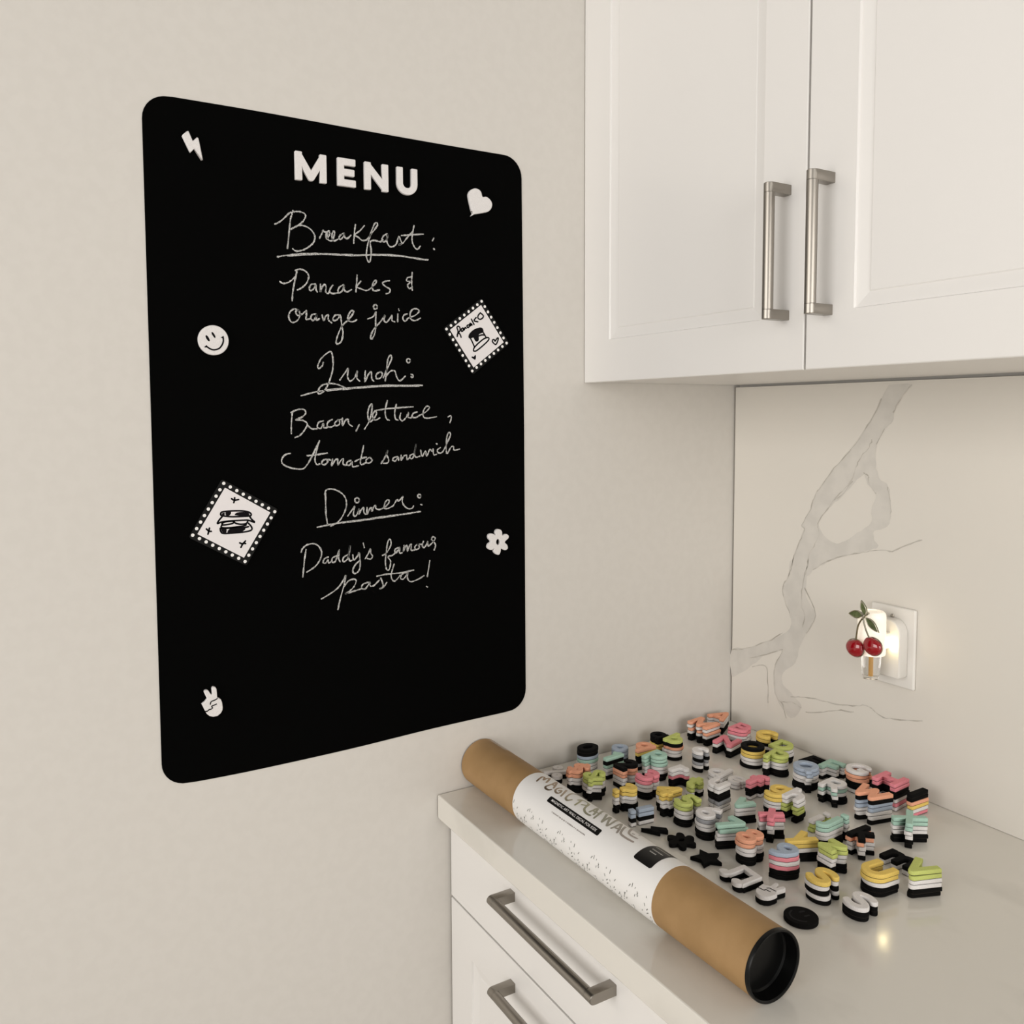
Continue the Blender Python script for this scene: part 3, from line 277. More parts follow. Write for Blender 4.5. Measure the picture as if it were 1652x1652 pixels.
# ------------------------------------------------------------------ room shell
tag(MB().box((-.12, -4.4, -.91), (0, .16, 2.1)).build('wall_left', WALL), 'off-white painted side wall carrying the black board', 'wall', kind='structure')
tag(MB().box((0, .016, -.91), (3.2, .16, 2.1)).build('wall_back', WALL), 'off-white wall behind the stone backsplash', 'wall', kind='structure')
FLOOR = noisy(mat('floor_tile', (.4, .36, .31), 0.4), 6, (.40, .365, .32), (.46, .42, .37))
tag(MB().box((-.12, -4.4, -.95), (3.2, .16, -.91)).build('floor', FLOOR), 'beige kitchen floor', 'floor', kind='structure')

# backsplash: one stone slab, its veins inlaid in the same mesh
sl = MB().box((.0045, 0, .0006), (1.9, .0155, .6608))
def inlay(loops, dy, mi):
    me = curve_mesh('vein', [[(M(a), M(b)) for a, b in L] for L in loops])
    sl.add([(v.co.x, -dy, v.co.y) for v in me.vertices], [tuple(p.vertices) for p in me.polygons], mi); bpy.data.meshes.remove(me)
def rough_line(L, amp, rnd):
    P = smooth_line(L, 4); return [(p[0] + rnd.uniform(-amp, amp), min(6600, p[1] + rnd.uniform(-amp, amp))) for p in P]
_r = random.Random(4)
inlay([rough_line(VEINF[0], 9, _r), rough_line(VEINH[0], 9, _r)], .00018, 1)
inlay([rough_line(VEINF[1], 9, _r)], .00014, 1)
for L in VEINL:
    P = [(M(a), min(.66, M(b))) for a, b in rough_line(L, 10, _r)]
    ribbon(sl, P, .0016, lambda a, b: (a, -.0003, b), jitter=.7, k=1, mi=2, rnd=_r)
tag(sl.build('backsplash', [SLAB, VEIN, VLINE]), 'white stone backsplash slab with soft grey veins under the wall cabinet', 'backsplash')

# countertop
tag(MB().box((.0022, -.65, -.0388), (1.9, .0155, 0)).build('countertop', QUARTZ, bevel=.002), 'glossy pale quartz worktop carrying the tube and foam letters', 'countertop')

# ------------------------------------------------------------------ cabinets
def door(mb, x0, x1, z0, z1, yf, th=.020, fr=.069, panel=True):
    """door or drawer front facing -Y: flat frame, small step and bevel down to the field"""
    rings = [(0, th), (0, .0012), (.0012, 0)]
    if panel: rings += [(fr, 0), (fr + .0012, .0025), (fr + .018, .0052), (fr + .0195, .0040)]
    vs = []; fs = []
    for i, d in rings: vs += [(x0+i, yf+d, z0+i), (x1-i, yf+d, z0+i), (x1-i, yf+d, z1-i), (x0+i, yf+d, z1-i)]
    n = len(rings)
    for k in range(n - 1):
        for i in range(4):
            j = (i + 1) % 4; fs.append((k*4+i, k*4+j, k*4+4+j, k*4+4+i))
    fs.append((0, 3, 2, 1)); fs.append(tuple(range(4*n-4, 4*n)))
    mb.add(vs, fs)
def bar_handle(name, p0, p1, yd, parent, cap=.0135, rad=.0072, reach=.0395):
    """bar pull standing off a front at y=yd, from p0 to p1 (x,z); round bar between two D-shaped end posts"""
    mb = MB(); v = np.array(p1, float) - np.array(p0, float); L = np.linalg.norm(v); d = v / L; s = np.array([-d[1], d[0]])
    prof = [(-rad*.95, 0), (-rad*.95, -(reach - rad))]
    prof += [(-rad*.95*math.cos(a), -(reach - rad) - rad*math.sin(a)) for a in [math.pi*q/10 for q in range(1, 10)]]
    prof += [(rad*.95, -(reach - rad)), (rad*.95, 0)]
    def P(t, sx, y): q = np.array(p0) + d*t + s*sx; return (q[0], yd + y, q[1])
    for a, b in ((0, cap), (L - cap, L)):
        n = len(prof); c = .0007
        rr = [(a, .94), (a + c, 1), (b - c, 1), (b, .94)]
        vs = []
        for t, sc in rr: vs += [P(t, sx*sc, y*(1 if y == 0 else (1 - (1-sc)*.35))) for sx, y in prof]
        fs = [(k*n+i, k*n+(i+1) % n, k*n+n+(i+1) % n, k*n+n+i) for k in range(3) for i in range(n)]
        fs += [tuple(range(n))[::-1], tuple(range(3*n, 4*n))]
        mb.add(vs, fs)
    n = 28; vs = []
    for t in (cap - .0002, L - cap + .0002):
        for k in range(n):
            a = 2*math.pi*k/n; vs.append(P(t, rad*.97*math.cos(a), -(reach - rad) + rad*.97*math.sin(a)))
    mb.add(vs, [(k, (k+1) % n, n+(k+1) % n, n+k) for k in range(n)])
    return mb.build(name, STEEL, parent, smooth=True)

# base unit: stack of three drawers
bc = tag(empty('base_cabinet', (.3, -.3, -.91)), 'white drawer cabinet under the worktop with steel bar pulls', 'cabinet')
def rel(o, root):
    o.parent = root; o.matrix_parent_inverse = Matrix.Translation(-Vector(root.location)); return o
rel(MB().box((.0045, -.606, -.81), (1.878, -.02, -.0392)).build('carcass', LACQ), bc)
rel(MB().box((.03, -.55, -.909), (1.878, -.10, -.81)).build('plinth', LACQ), bc)
for z0, z1, pan, hz in ((-.1722, -.0400, False, -.0770), (-.480, -.1762, True, -.2125), (-.806, -.484, True, -.53)):
    mb = MB(); door(mb, .0042, .6225, z0, z1, -.6278, panel=pan)
    df = rel(mb.build('drawer', LACQ), bc)
    h = bar_handle('bar_handle', (.1905, hz), (.4357, hz), -.6278, None); h.parent = df
    tag(h, 'brushed steel bar pull')
mb = MB(); door(mb, .6265, 1.245, -.806, -.0400, -.6278); rel(mb.build('door', LACQ), bc)
mb = MB(); door(mb, 1.249, 1.8775, -.806, -.0400, -.6278); rel(mb.build('door', LACQ), bc)

# wall cabinet: two doors
wc = tag(empty('wall_cabinet', (.47, -.17, .664)), 'white wall cabinet above the backsplash with two tall steel handles', 'cabinet')
rel(MB().box((.0015, -.3395, .6655), (.9385, -.0004, 1.95)).build('carcass', LACQ), wc)
for x0, x1, hx in ((.0012, .4675, .4372), (.4705, .9385, .5032)):
    mb = MB(); door(mb, x0, x1, .6641, 1.95, -.3601)
    df = rel(mb.build('door', LACQ), wc)
    h = bar_handle('bar_handle', (hx, .7285), (hx, .8985), -.3601, None, cap=.0125); h.parent = df
    tag(h, 'tall brushed steel bar handle')

# ------------------------------------------------------------------ black magnetic board
def board_loop():
    T = smooth_line(BOARD_TOP, 6); B_ = smooth_line(BOARD_BOT, 6)
    tl = (BOARD_L[0][0], T[0][1] - 3); tr = (BOARD_R[0][0] - 8, T[-1][1]); bl = (BOARD_L[-1][0], B_[0][1] + 2); br = (BOARD_R[-1][0], B_[-1][1] + 4)
    R = 330
    def corner(c, a0, sx, sy):
        cx, cy = c[0] + sx*R, c[1] + sy*R
        return [(cx + R*math.cos(a0 + math.pi/2*q/8), cy + R*math.sin(a0 + math.pi/2*q/8)) for q in range(9)]
    out = corner(bl, math.pi, 1, 1) + [tuple(p) for p in B_ if bl[0]+R < p[0] < br[0]-R] + corner(br, -math.pi/2, -1, 1)
    out += [(BOARD_R[1][0], BOARD_R[1][1])] + corner(tr, 0, -1, -1) + [tuple(p) for p in T[::-1] if tl[0]+R < p[0] < tr[0]-R] + corner(tl, math.pi/2, 1, -1)
    return [(M(a), M(b)) for a, b in out]
def on_wall(name, loops, th, mats, parent=None, x0=.0011, bevel=.0006, sub=None):
    """plate lying on the left wall, 2-D outline given in (y,z); front faces +X"""
    if bevel: loops = [inset_loop(L, bevel if i == 0 else -bevel) for i, L in enumerate(loops)]
    me = curve_mesh(name, loops, th/2 - bevel, bevel)
    for v in me.vertices: v.co = (v.co.z + x0 + th/2, v.co.x, v.co.y)
    for m in mats: me.materials.append(m)
    return link(name, me, parent)
bd = tag(empty('menu_board', (0, -.77, .57)), 'large black magnetic board on the left wall with a chalk menu', 'board')
def brel(o): return rel(o, bd)
brel(on_wall('board_sheet', [board_loop()], .0010, [BLACKB], x0=.0001, bevel=.0002))
CH_NAMES = {'breakfast': 'Breakfast', 'pancakes': 'Pancakes', 'ampersand': 'an and sign', 'orange': 'orange juice', 'lunch': 'Lunch', 'bacon': 'Bacon', 'lettuce': 'lettuce', 'tomato': 'tomato', 'sandwich': 'sandwich', 'dinner': 'Dinner', 'daddys': "Daddy's", 'famous': 'famous', 'pasta': 'pasta'}
_r = random.Random(9)
for key, strokes in CHALK_D.items():
    mb = MB()
    for i, st in enumerate(strokes):
        ribbon(mb, [(M(a), M(b)) for a, b in st], .0021 if 'line' in key else .00205, lambda a, b: (.00125 + .00002*i, a, b), jitter=.35, k=5, rnd=_r)
    if key in CH_NAMES: tag(brel(mb.build('chalk_word', CHALK)), 'chalk handwriting reading ' + CH_NAMES[key])
    else: tag(brel(mb.build('chalk_underline', CHALK)), 'chalk underline below the heading ' + CH_NAMES[key.split('_')[0]])

# ------------------------------------------------------------------ glyph outlines from thick strokes
def arc(cx, cy, rx, ry, a0, a1, n=16):
    return [(cx + rx*math.cos(math.radians(a0 + (a1-a0)*i/n)), cy + ry*math.sin(math.radians(a0 + (a1-a0)*i/n))) for i in range(n + 1)]
xh = .74
def G(H_):
    g = {}
    a_, b_ = H_, 1 - H_
    xb = xh - H_
    ring = arc(.37, xh/2, .37 - H_, xh/2 - H_, 0, 360, 28)
    def rg(cx): return [(x - .37 + cx, y) for x, y in ring]
    g['A'] = [[(.11, 0), (.5, b_ + .03), (.89, 0)], [(.3, .27), (.7, .27)]]
    g['B'] = [[(a_, 0), (a_, 1)], [(a_, b_), (.42, b_)] + arc(.42, .69, .21, b_ - .69, 90, -90, 10) + [(a_, .515)], [(a_, .515), (.47, .515)] + arc(.47, .325, .24, .19, 90, -90, 10) + [(a_, a_)]]
    g['C'] = [arc(.5, .5, .5 - H_, .5 - H_, 48, 312, 28)]
    g['D'] = [[(a_, 0), (a_, 1)], [(a_, b_), (.36, b_)] + arc(.36, .5, .37, .5 - H_, 90, -90, 18) + [(a_, a_)]]
    g['E'] = [[(a_, 0), (a_, 1)], [(a_, b_), (.69, b_)], [(a_, .5), (.65, .5)], [(a_, a_), (.70, a_)]]
    g['F'] = [[(a_, 0), (a_, 1)], [(a_, b_), (.74, b_)], [(a_, .46), (.66, .46)]]
    g['G'] = [arc(.5, .5, .5 - H_, .5 - H_, 50, 335, 28) + [(.86, .44)], [(.52, .44), (.86 + H_, .44)]]
    g['H'] = [[(a_, 0), (a_, 1)], [(.86, 0), (.86, 1)], [(a_, .5), (.86, .5)]]
    g['I'] = [[(a_, 0), (a_, 1)]]
    g['M'] = [[(a_, 0), (a_, 1)], [(1.02, 0), (1.02, 1)], [(a_, b_), (.578, H_ + .02), (1.02, b_)]]
    g['N'] = [[(a_, 0), (a_, 1)], [(.82, 0), (.82, 1)], [(a_, b_), (.82, a_)]]
    g['O'] = [arc(.5, .5, .5 - H_, .5 - H_, 0, 360, 32)]
    g['P'] = [[(a_, 0), (a_, 1)], [(a_, b_), (.45, b_)] + arc(.45, .635, .25, b_ - .635, 90, -90, 12) + [(a_, .405)]]
    g['Q'] = [arc(.5, .5, .5 - H_, .5 - H_, 0, 360, 32), [(.62, .3), (.92, -.02)]]
    g['R'] = g['P'] + [[(.42, .42), (.74, 0)]]
    g['S'] = [arc(.43, .70, .29, b_ - .70, 25, 250, 18) + arc(.43, .31, .30, .31 - H_, 78, -155, 18)]
    g['U'] = [[(a_, 1), (a_, .42)] + arc(.425, .42, .425 - H_, .42 - H_, 180, 360, 16) + [(.85 - H_, 1)]]
    g['V'] = [[(.11, 1), (.46, .12), (.81, 1)]]
    g['W'] = [[(.10, 1), (.36, .12), (.62, .82), (.88, .12), (1.14, 1)]]
    g['X'] = [[(.13, 0), (.79, 1)], [(.13, 1), (.79, 0)]]
    g['a'] = [rg(.37), [(.37*2 - H_, 0), (.37*2 - H_, xh)]]
    g['b'] = [rg(.37), [(a_, 0), (a_, 1.06)]]
    g['c'] = [arc(.37, xh/2, .37 - H_, xh/2 - H_, 48, 312, 24)]
    g['d'] = [rg(.37), [(.74 - H_, 0), (.74 - H_, 1.06)]]
    g['e'] = [arc(.38, xh/2, .38 - H_, xh/2 - H_, 10, 318, 24), [(.12, xh/2 - .01), (.68, xh/2 - .01)]]
    g['f'] = [[(.25, 0), (.25, .78)] + arc(.47, .78, .22, .14, 180, 70, 8), [(.0, .60), (.52, .60)]]
    g['g'] = [rg(.37), [(.74 - H_, xh), (.74 - H_, -.08)] + arc(.36, -.08, .245, .16, 0, -150, 12)]
    g['h'] = [[(a_, 0), (a_, 1.06)], arc(.37, xh - .37, .235, .235, 170, 0, 12) + [(.605, 0)]]
    g['i'] = [[(a_, 0), (a_, .70)], [(a_, .86), (a_, 1.06)]]
    g['j'] = [[(.34, .70), (.34, -.10)] + arc(.14, -.10, .20, .16, 0, -100, 8), [(.34, .86), (.34, 1.06)]]
    g['k'] = [[(a_, 0), (a_, 1.06)], [(.16, .30), (.60, xh - .02)], [(.30, .42), (.64, 0)]]
    g['m'] = [[(a_, 0), (a_, xh)], arc(.345, xh - .335, .21, .21, 170, 0, 10) + [(.555, 0)], arc(.765, xh - .335, .21, .21, 170, 0, 10) + [(.975, 0)]]
    g['o'] = [rg(.37)]
    g['p'] = [rg(.37), [(a_, -.3), (a_, xh)]]
    g['q'] = [rg(.37), [(.74 - H_, -.3), (.74 - H_, xh)]]
    g['r'] = [[(a_, 0), (a_, xh)], arc(.37, xh - .37, .235, .235, 170, 50, 10)]
    g['t'] = [[(.25, .95), (.25, .28)] + arc(.44, .28, .19, .15, 180, 290, 8), [(.0, .62), (.54, .62)]]
    g['u'] = [[(a_, xh), (a_, .37)] + arc(.37, .37, .235, .235, 180, 360, 14), [(.605, 0), (.605, xh)]]
    g['v'] = [[(.10, xh), (.37, .11), (.64, xh)]]
    g['x'] = [[(.11, 0), (.63, xh)], [(.11, xh), (.63, 0)]]
    g['y'] = [[(.10, xh), (.40, .06)], [(.68, xh), (.28, -.3)]]
    g['z'] = [[(.02, xh - H_*.95), (.58, xh - H_*.95), (.12, H_*.95), (.66, H_*.95)]]
    g['0'] = [arc(.40, .5, .40 - H_, .5 - H_, 0, 360, 30)]
    g['1'] = [[(.36, 0), (.36, 1)], [(.36, b_ + .02), (.08, .72)]]
    g['2'] = [arc(.37, .68, .235, b_ - .68, 165, -25, 14) + [(.13, a_)], [(.08, a_), (.72, a_)]]
    g['3'] = [arc(.34, .70, .25, b_ - .70, 150, -75, 14), arc(.35, .315, .27, .18, 75, -150, 16), [(.26, .515), (.40, .515)]]
    g['4'] = [[(.56, 0), (.56, 1)], [(.56, b_ + .02), (.12, .31), (.80, .31)]]
    g['5'] = [[(.66, b_), (.20, b_), (.17, .52)], arc(.38, .34, .27, .205, 130, -150, 18)]
    g['6'] = [arc(.40, .33, .265, .33 - H_, 0, 360, 22), [(.145, .36), (.19, .62), (.36, .82), (.60, b_ + .03)]]
    g['7'] = [[(.04, b_), (.62, b_), (.25, 0)]]
    g['8'] = [arc(.39, .72, .215, b_ - .72, 0, 360, 22), arc(.39, .31, .255, .31 - H_, 0, 360, 22)]
    g['9'] = [[(1 - x - .2, 1 - y) for x, y in s] for s in g['6']]
    g['%'] = [arc(.22, .78, .13, .13, 0, 360, 16), arc(.78, .22, .13, .13, 0, 360, 16), [(.18, 0), (.82, 1)]]
    g['$'] = [arc(.40, .67, .25, .18, 20, 250, 16) + arc(.40, .33, .26, .18, 75, -155, 16), [(.40, -.07), (.40, 1.07)]]
    g['&'] = [arc(.36, .76, .17, .13, -30, 215, 14) + [(.70, 0)], arc(.36, .29, .24, .165, 130, 330, 14) + [(.80, .55)]]
    g['?'] = [arc(.35, .73, .22, .14, 165, -30, 12) + [(.34, .50), (.34, .33)], [(.34, .0), (.34, .2)]]
    g['!'] = [[(a_, .34), (a_, 1)], [(a_, .0), (a_, .22)]]
    g['note'] = [[(.36, .16), (.36, 1.0)], [(1.02, .05), (1.02, .92)], [(.26, b_ + .02), (1.12, b_ - .06)], arc(.22, .15, .09, .05, 0, 360, 12), arc(.88, .05, .09, .05, 0, 360, 12)]
    return g
WID = {'%': .10, '$': .11, '&': .10, 'B': .105, 'e': .098, 'm': .118, 'note': .11, 'A': .108, 'P': .108, 'R': .112, 'O': .118, 'D': .118, 'Q': .122, 'C': .125, 'G': .110,
       '4': .108, '8': .108, '9': .110, '6': .110, '5': .115, 'a': .104, 'b': .106, 'd': .106, 'g': .104, 'p': .108, 'q': .106, 'o': .108, '&': .098, 'S': .122, 'k': .118}

def march(strokes, h, off, cell=1/64):
    """outline loops of the union of butt-ended thick strokes, inset by off (signed distance + marching squares)"""
    P = np.array([p for s in strokes for p in s]); x0, y0 = P.min(0) - h - .06; x1, y1 = P.max(0) + h + .06
    nx = int((x1-x0)/cell) + 2; ny = int((y1-y0)/cell) + 2
    X, Y = np.meshgrid(x0 + np.arange(nx)*cell, y0 + np.arange(ny)*cell)
    D = np.full(X.shape, 9.0); rr = .03
    for s in strokes:
        closed = len(s) > 3 and math.hypot(s[0][0]-s[-1][0], s[0][1]-s[-1][1]) < 1e-6
        for i in range(len(s) - 1):
            ax, ay = s[i]; bx, by = s[i+1]; L = math.hypot(bx-ax, by-ay)
            if L < 1e-6: continue
            tx, ty = (bx-ax)/L, (by-ay)/L
            t = (X-ax)*tx + (Y-ay)*ty - L/2; n = -(X-ax)*ty + (Y-ay)*tx
            qx = np.abs(t) - max(L/2 - rr, 0); qy = np.abs(n) - (h - rr)
            d = np.hypot(np.maximum(qx, 0), np.maximum(qy, 0)) + np.minimum(np.maximum(qx, qy), 0) - rr
            D = np.minimum(D, d)
            if i > 0 or closed: D = np.minimum(D, np.hypot(X-ax, Y-ay) - h)
    return contours(D + off, x0, y0, cell)
def contours(D, x0, y0, cell):
    ins = D < 0; ny, nx = D.shape
    cs = ins[:-1, :-1].astype(int) + 2*ins[:-1, 1:] + 4*ins[1:, 1:] + 8*ins[1:, :-1]
    nxt = {}
    def pt(e):
        k, j, i = e
        if k == 0: t = D[j, i]/(D[j, i]-D[j, i+1]); return (x0 + (i+t)*cell, y0 + j*cell)
        t = D[j, i]/(D[j, i]-D[j+1, i]); return (x0 + i*cell, y0 + (j+t)*cell)
    for j, i in zip(*np.nonzero((cs > 0) & (cs < 15))):
        c = cs[j, i]; b = (0, j, i); r = (1, j, i+1); t = (0, j+1, i); l = (1, j, i)
        seg = {1: [(b, l)], 2: [(r, b)], 3: [(r, l)], 4: [(t, r)], 5: [(b, r), (t, l)], 6: [(t, b)], 7: [(t, l)], 8: [(l, t)], 9: [(b, t)], 10: [(l, b), (r, t)], 11: [(r, t)], 12: [(l, r)], 13: [(b, r)], 14: [(l, b)]}[c]
        for p, q in seg: nxt[p] = q
    loops = []
    while nxt:
        s, e = next(iter(nxt.items())); loop = [s]; del nxt[s]
        while e != s and e in nxt:
            loop.append(e); e2 = nxt[e]; del nxt[e]; e = e2
        if len(loop) > 7: loops.append(rdp([pt(q) for q in loop], .0035))
    return loops
def rdp(L, tol):
    def rec(a, b):
        if b - a < 2: return []
        p, q = np.array(L[a]), np.array(L[b % len(L)]); d = q - p; n = np.linalg.norm(d) + 1e-12
        A = np.array(L[a+1:b]) - p
        dist = np.abs(A[:, 0]*d[1] - A[:, 1]*d[0])/n if n > 1e-9 else np.hypot(A[:, 0], A[:, 1])
        k = int(dist.argmax())
        if dist[k] < tol: return []
        k += a + 1; return rec(a, k) + [k] + rec(k, b)
    n = len(L); h = n // 2
    idx = [0] + rec(0, h) + [h] + rec(h, n)
    return [L[i] for i in idx]

GLS = {}
def glyph(key, h):
    if h not in GLS: GLS[h] = G(h)
    return GLS[h][key]
KEYS = set(G(.12))
TH = .0059; BV = .0009
def piece_mesh(key, loops, th=TH):
    """foam piece: outline (metres, already inset by the bevel) extruded and rounded; bottom at z=0, centred"""
    P = np.array([p for L in loops for p in L]); c = (P.min(0) + P.max(0))/2
    me = curve_mesh('foam_' + key, [[(x-c[0], y-c[1]) for x, y in L] for L in loops], th/2 - BV, BV)
    for v in me.vertices: v.co.z += th/2
    return me, c
OUT = {}
def outline(key):
    if key not in OUT:
        if key[0] == '*': OUT[key] = [[(x*.04, y*.04) for x, y in L] for L in march(glyph(key[1], .127), .127, BV/.04)]
        elif key in KEYS:
            h = WID.get(key, .122); OUT[key] = [[(x*.04, y*.04) for x, y in L] for L in march(glyph(key, h), h, BV/.04)]
        else: OUT[key] = SHAPES[key]()
    return OUT[key]
def yz(L, k=1, closed=True):
    P = [(M(a), M(b)) for a, b in L]
    return [tuple(p) for p in smooth_line(P, k, closed)] if k > 1 else P
def shape_wall(L, k=1): return [inset_loop(yz(L, k), BV)]
def star_loop():
    P = []
    for i in range(10):
        r = .0225 if i % 2 == 0 else .0115; a = math.pi/2 + i*math.pi/5; P.append((r*math.cos(a), r*math.sin(a)))
    return [inset_loop(P, BV)]
def disc_loop(): return [[(.0192*math.cos(2*math.pi*i/56), .0192*math.sin(2*math.pi*i/56)) for i in range(56)]]
SHAPES = {'hand': lambda: shape_wall(HAND), 'bolt': lambda: shape_wall(BOLT), 'heart': lambda: shape_wall(HEART, 3),
          'flower': lambda: [inset_loop(yz(FLOWER, 3), BV), inset_loop(yz(FLOWERH, 1), -BV)], 'star': star_loop, 'smiley': disc_loop}
MESHES = {}
def foam_mesh(key, colour):
    if (key, colour) not in MESHES:
        if key not in MESHES: MESHES[key] = piece_mesh(key, outline(key))
        me, c = MESHES[key]; me = me.copy(); me.materials.clear(); me.materials.append(FOAM[colour]); me.materials.append(BACKING)
        for p in me.polygons: p.material_index = 1 if p.center.z < BV*.98 else 0
        MESHES[key, colour] = (me, c)
    return MESHES[key, colour]

# ------------------------------------------------------------------ magnets on the board
def board_piece(name, key, label, cat, yc, zc, group=None):
    me, c = foam_mesh(key, 'w')
    o = link(name, me)
    # local x -> +Y, local y -> +Z, local z -> +X
    o.matrix_world = Matrix(((0, 0, 1, .00112), (1, 0, 0, yc), (0, 1, 0, zc), (0, 0, 0, 1)))
    tag(o, label, cat, group)
    return o
for ch, yc, lab in (('M', -.8418, 'wide white foam letter M, first of the word MENU'), ('E', -.7887, 'white foam letter E, second in the word MENU'),
                    ('N', -.7424, 'white foam letter N, third in the word MENU'), ('U', -.6930, 'white foam letter U, last of the word MENU')):
    board_piece('foam_letter', '*' + ch, lab, 'letter', yc, .9605, 'foam letters spelling the board heading')
def ctr(L):
    P = np.array(L, float)*1e-4; c = (P.min(0) + P.max(0))/2; return c
def groove(parent_obj, strokes, c, width, name, label):
    mb = MB()
    for st in strokes: ribbon(mb, [(M(a) - c[0], M(b) - c[1]) for a, b in st], width, lambda a, b: (a, b, TH + .00025), k=4)
    return tag(mb.build(name, INK, parent_obj), label)
def fill_part(parent_obj, loops, c, name, label, k=3):
    mb = MB()
    for L in loops:
        me = curve_mesh('fill', [[(p[0] - c[0], p[1] - c[1]) for p in yz(L, k)]])
        mb.add([(v.co.x, v.co.y, TH + .00025) for v in me.vertices], [tuple(p.vertices) for p in me.polygons]); bpy.data.meshes.remove(me)
    return tag(mb.build(name, INK, parent_obj), label)
c = ctr(HAND); hb = board_piece('hand_magnet', 'hand', 'white foam peace hand near the bottom left of the black board', 'magnet', *c)
groove(hb, HANDG, c, .0016, 'finger_line', 'dark grooves marking the folded fingers')
c = ctr(BOLT); board_piece('bolt_magnet', 'bolt', 'white foam lightning bolt in the top left corner of the board', 'magnet', *c)
c = ctr(HEART); board_piece('heart_magnet', 'heart', 'white foam heart near the top right corner of the board', 'magnet', *c)
c = ctr(FLOWER); board_piece('flower_magnet', 'flower', 'white foam daisy with a hole, low on the right of the board', 'magnet', *c)
c = (-.9822, .7115); sb = board_piece('smiley_magnet', 'smiley', 'round white foam smiley face on the left of the board', 'magnet', *c)
fill_part(sb, EYES, c, 'eye', 'two dark oval eyes'); mo = groove(sb, [MOUTH], c, .0021, 'mouth', 'dark curved smile'); fill_part(sb, CHEEK, c, 'smile_end', 'dark smile ends', 1)

# picture cards
def picture_card(D, label, draw, fills, what):
    c = np.mean(np.array(D['outer'], float), axis=0)*1e-4
    root = tag(empty('picture_card', (.0012, c[0], c[1])), label, 'card', 'square drawing cards on the board')
    def r2(o): return rel(o, root)
    n = 5
    def rnd_quad(Q, R):
        P = [np.array(q, float)*1e-4 for q in Q]; out = []
        for i in range(4):
            p = P[i]; a = (P[i-1]-p); b = (P[(i+1) % 4]-p); a /= np.linalg.norm(a); b /= np.linalg.norm(b)
            for q in range(n): t = q/(n-1); out.append((1-t)**2*(p+a*R) + 2*t*(1-t)*p + t*t*(p+b*R))
        return [tuple(q) for q in out]
    fr = r2(on_wall('frame', [rnd_quad(D['outer'], .004)], .0022, [FRAMEM, DOTM], x0=.0012, bevel=.0004))
    # the row of white dots printed on the frame
    me = fr.data; bm = bmesh.new(); bm.from_mesh(me)
    P = [np.array(q, float)*1e-4 for q in D['dots']]
    for i in range(4):
        for k in range(8):
            q = P[i] + (P[(i+1) % 4]-P[i])*k/8
            vs = [bm.verts.new((.00362, q[0] + .0023*math.cos(2*math.pi*t/14), q[1] + .0023*math.sin(2*math.pi*t/14))) for t in range(14)]
            f = bm.faces.new(vs); f.material_index = 1
    bm.to_mesh(me); bm.free()
    sh = r2(on_wall('sheet', [rnd_quad(D['sheet'], .0006)], .0006, [PAPER], x0=.0034, bevel=.0))
    mb = MB()
    for st in draw: ribbon(mb, [(M(a), M(b)) for a, b in st], .0024, lambda a, b: (.0042, a, b), k=4)
    for L in fills:
        me = curve_mesh('fill', [[tuple(p) for p in yz(L, 2)]])
        mb.add([(.00425, v.co.x, v.co.y) for v in me.vertices], [tuple(p.vertices) for p in me.polygons]); bpy.data.meshes.remove(me)
    tag(r2(mb.build('drawing', INK)), what)
picture_card(CARD1, 'tilted square card with a pancake drawing, right side of the board', PANCAKE, PANCAKEF, 'black marker drawing of a pancake stack with hearts')
picture_card(CARD2, 'tilted square card with a sandwich drawing, left side of the board', BURGER, BURGERF, 'black marker drawing of a layered sandwich')

# ------------------------------------------------------------------ outlet and plug-in night light
wo = tag(empty('wall_outlet', (.357, 0, .2348)), 'white oversized outlet plate on the stone backsplash', 'outlet')
pl = MB().box((.3172, -.0062, .1702), (.3968, -.0002, .2994)); rel(pl.build('cover_plate', PLATEM, bevel=.0028, seg=3), wo)
for z in (.2835, .186):
    s = MB().lathe([(.0034, 0), (.0034, -.0009), (.0022, -.0016)], (.357, -.0063, z), 'y', 20)
    rel(s.build('screw', SCREWM, smooth=True), wo)
nl = tag(empty('night_light', (.357, -.0063, .235)), 'glowing plug-in scent diffuser with a red cherry ornament', 'night light')
def nrel(o): return rel(o, nl)
hs = []
hw, z0, z1 = .0285, .189, .2815
prof = [(-hw, z0 + .003), (-hw + .003, z0), (hw - .003, z0), (hw, z0 + .003)] + [(.010 + (hw-.010)*math.cos(a), z1 - .024 + .024*math.sin(a)) for a in [math.pi/2*q/8 for q in range(9)]] + [(-.010 - (hw-.010)*math.sin(a), z1 - .024 + .024*math.cos(a)) for a in [math.pi/2*q/8 for q in range(9)]]
me = curve_mesh('housing', [[(x + .357, z) for x, z in inset_loop(prof, .002)]], .0105 - .002, .002, 2)
for v in me.vertices: v.co = (v.co.x, -.0064 - .0105 - v.co.z, v.co.y)
me.materials.append(PLATEM); nrel(link('housing', me))
cp = MB().lathe([(.0170, 0), (.0206, .0), (.0210, .002), (.0210, .060), (.0200, .0655), (.0172, .0685), (.012, .0692), (.0116, .0676)], (.357, -.058, .229), 'z', 48)
nrel(cp.build('heater_cap', CAPM, smooth=True))
nk = MB().box((.345, -.042, .236), (.369, -.0272, .262)); nrel(nk.build('neck', PLATEM, bevel=.002))
gb = MB().lathe([(.0100, .0405), (.0152, .0395), (.0148, .025), (.0126, .004), (.0116, .0008), (.008, 0)], (.357, -.058, .1885), 'z', 40)
gb.lathe([(.0090, .0400), (.0136, .0388), (.0131, .025), (.0109, .0075), (.0060, .0062)], (.357, -.058, .1885), 'z', 40)
nrel(gb.build('bottle', GLASS, smooth=True))
wk = MB().lathe([(.0016, 0), (.0016, .034)], (.357, -.058, .1955), 'z', 16); nrel(wk.build('wick', AMBER, smooth=True))
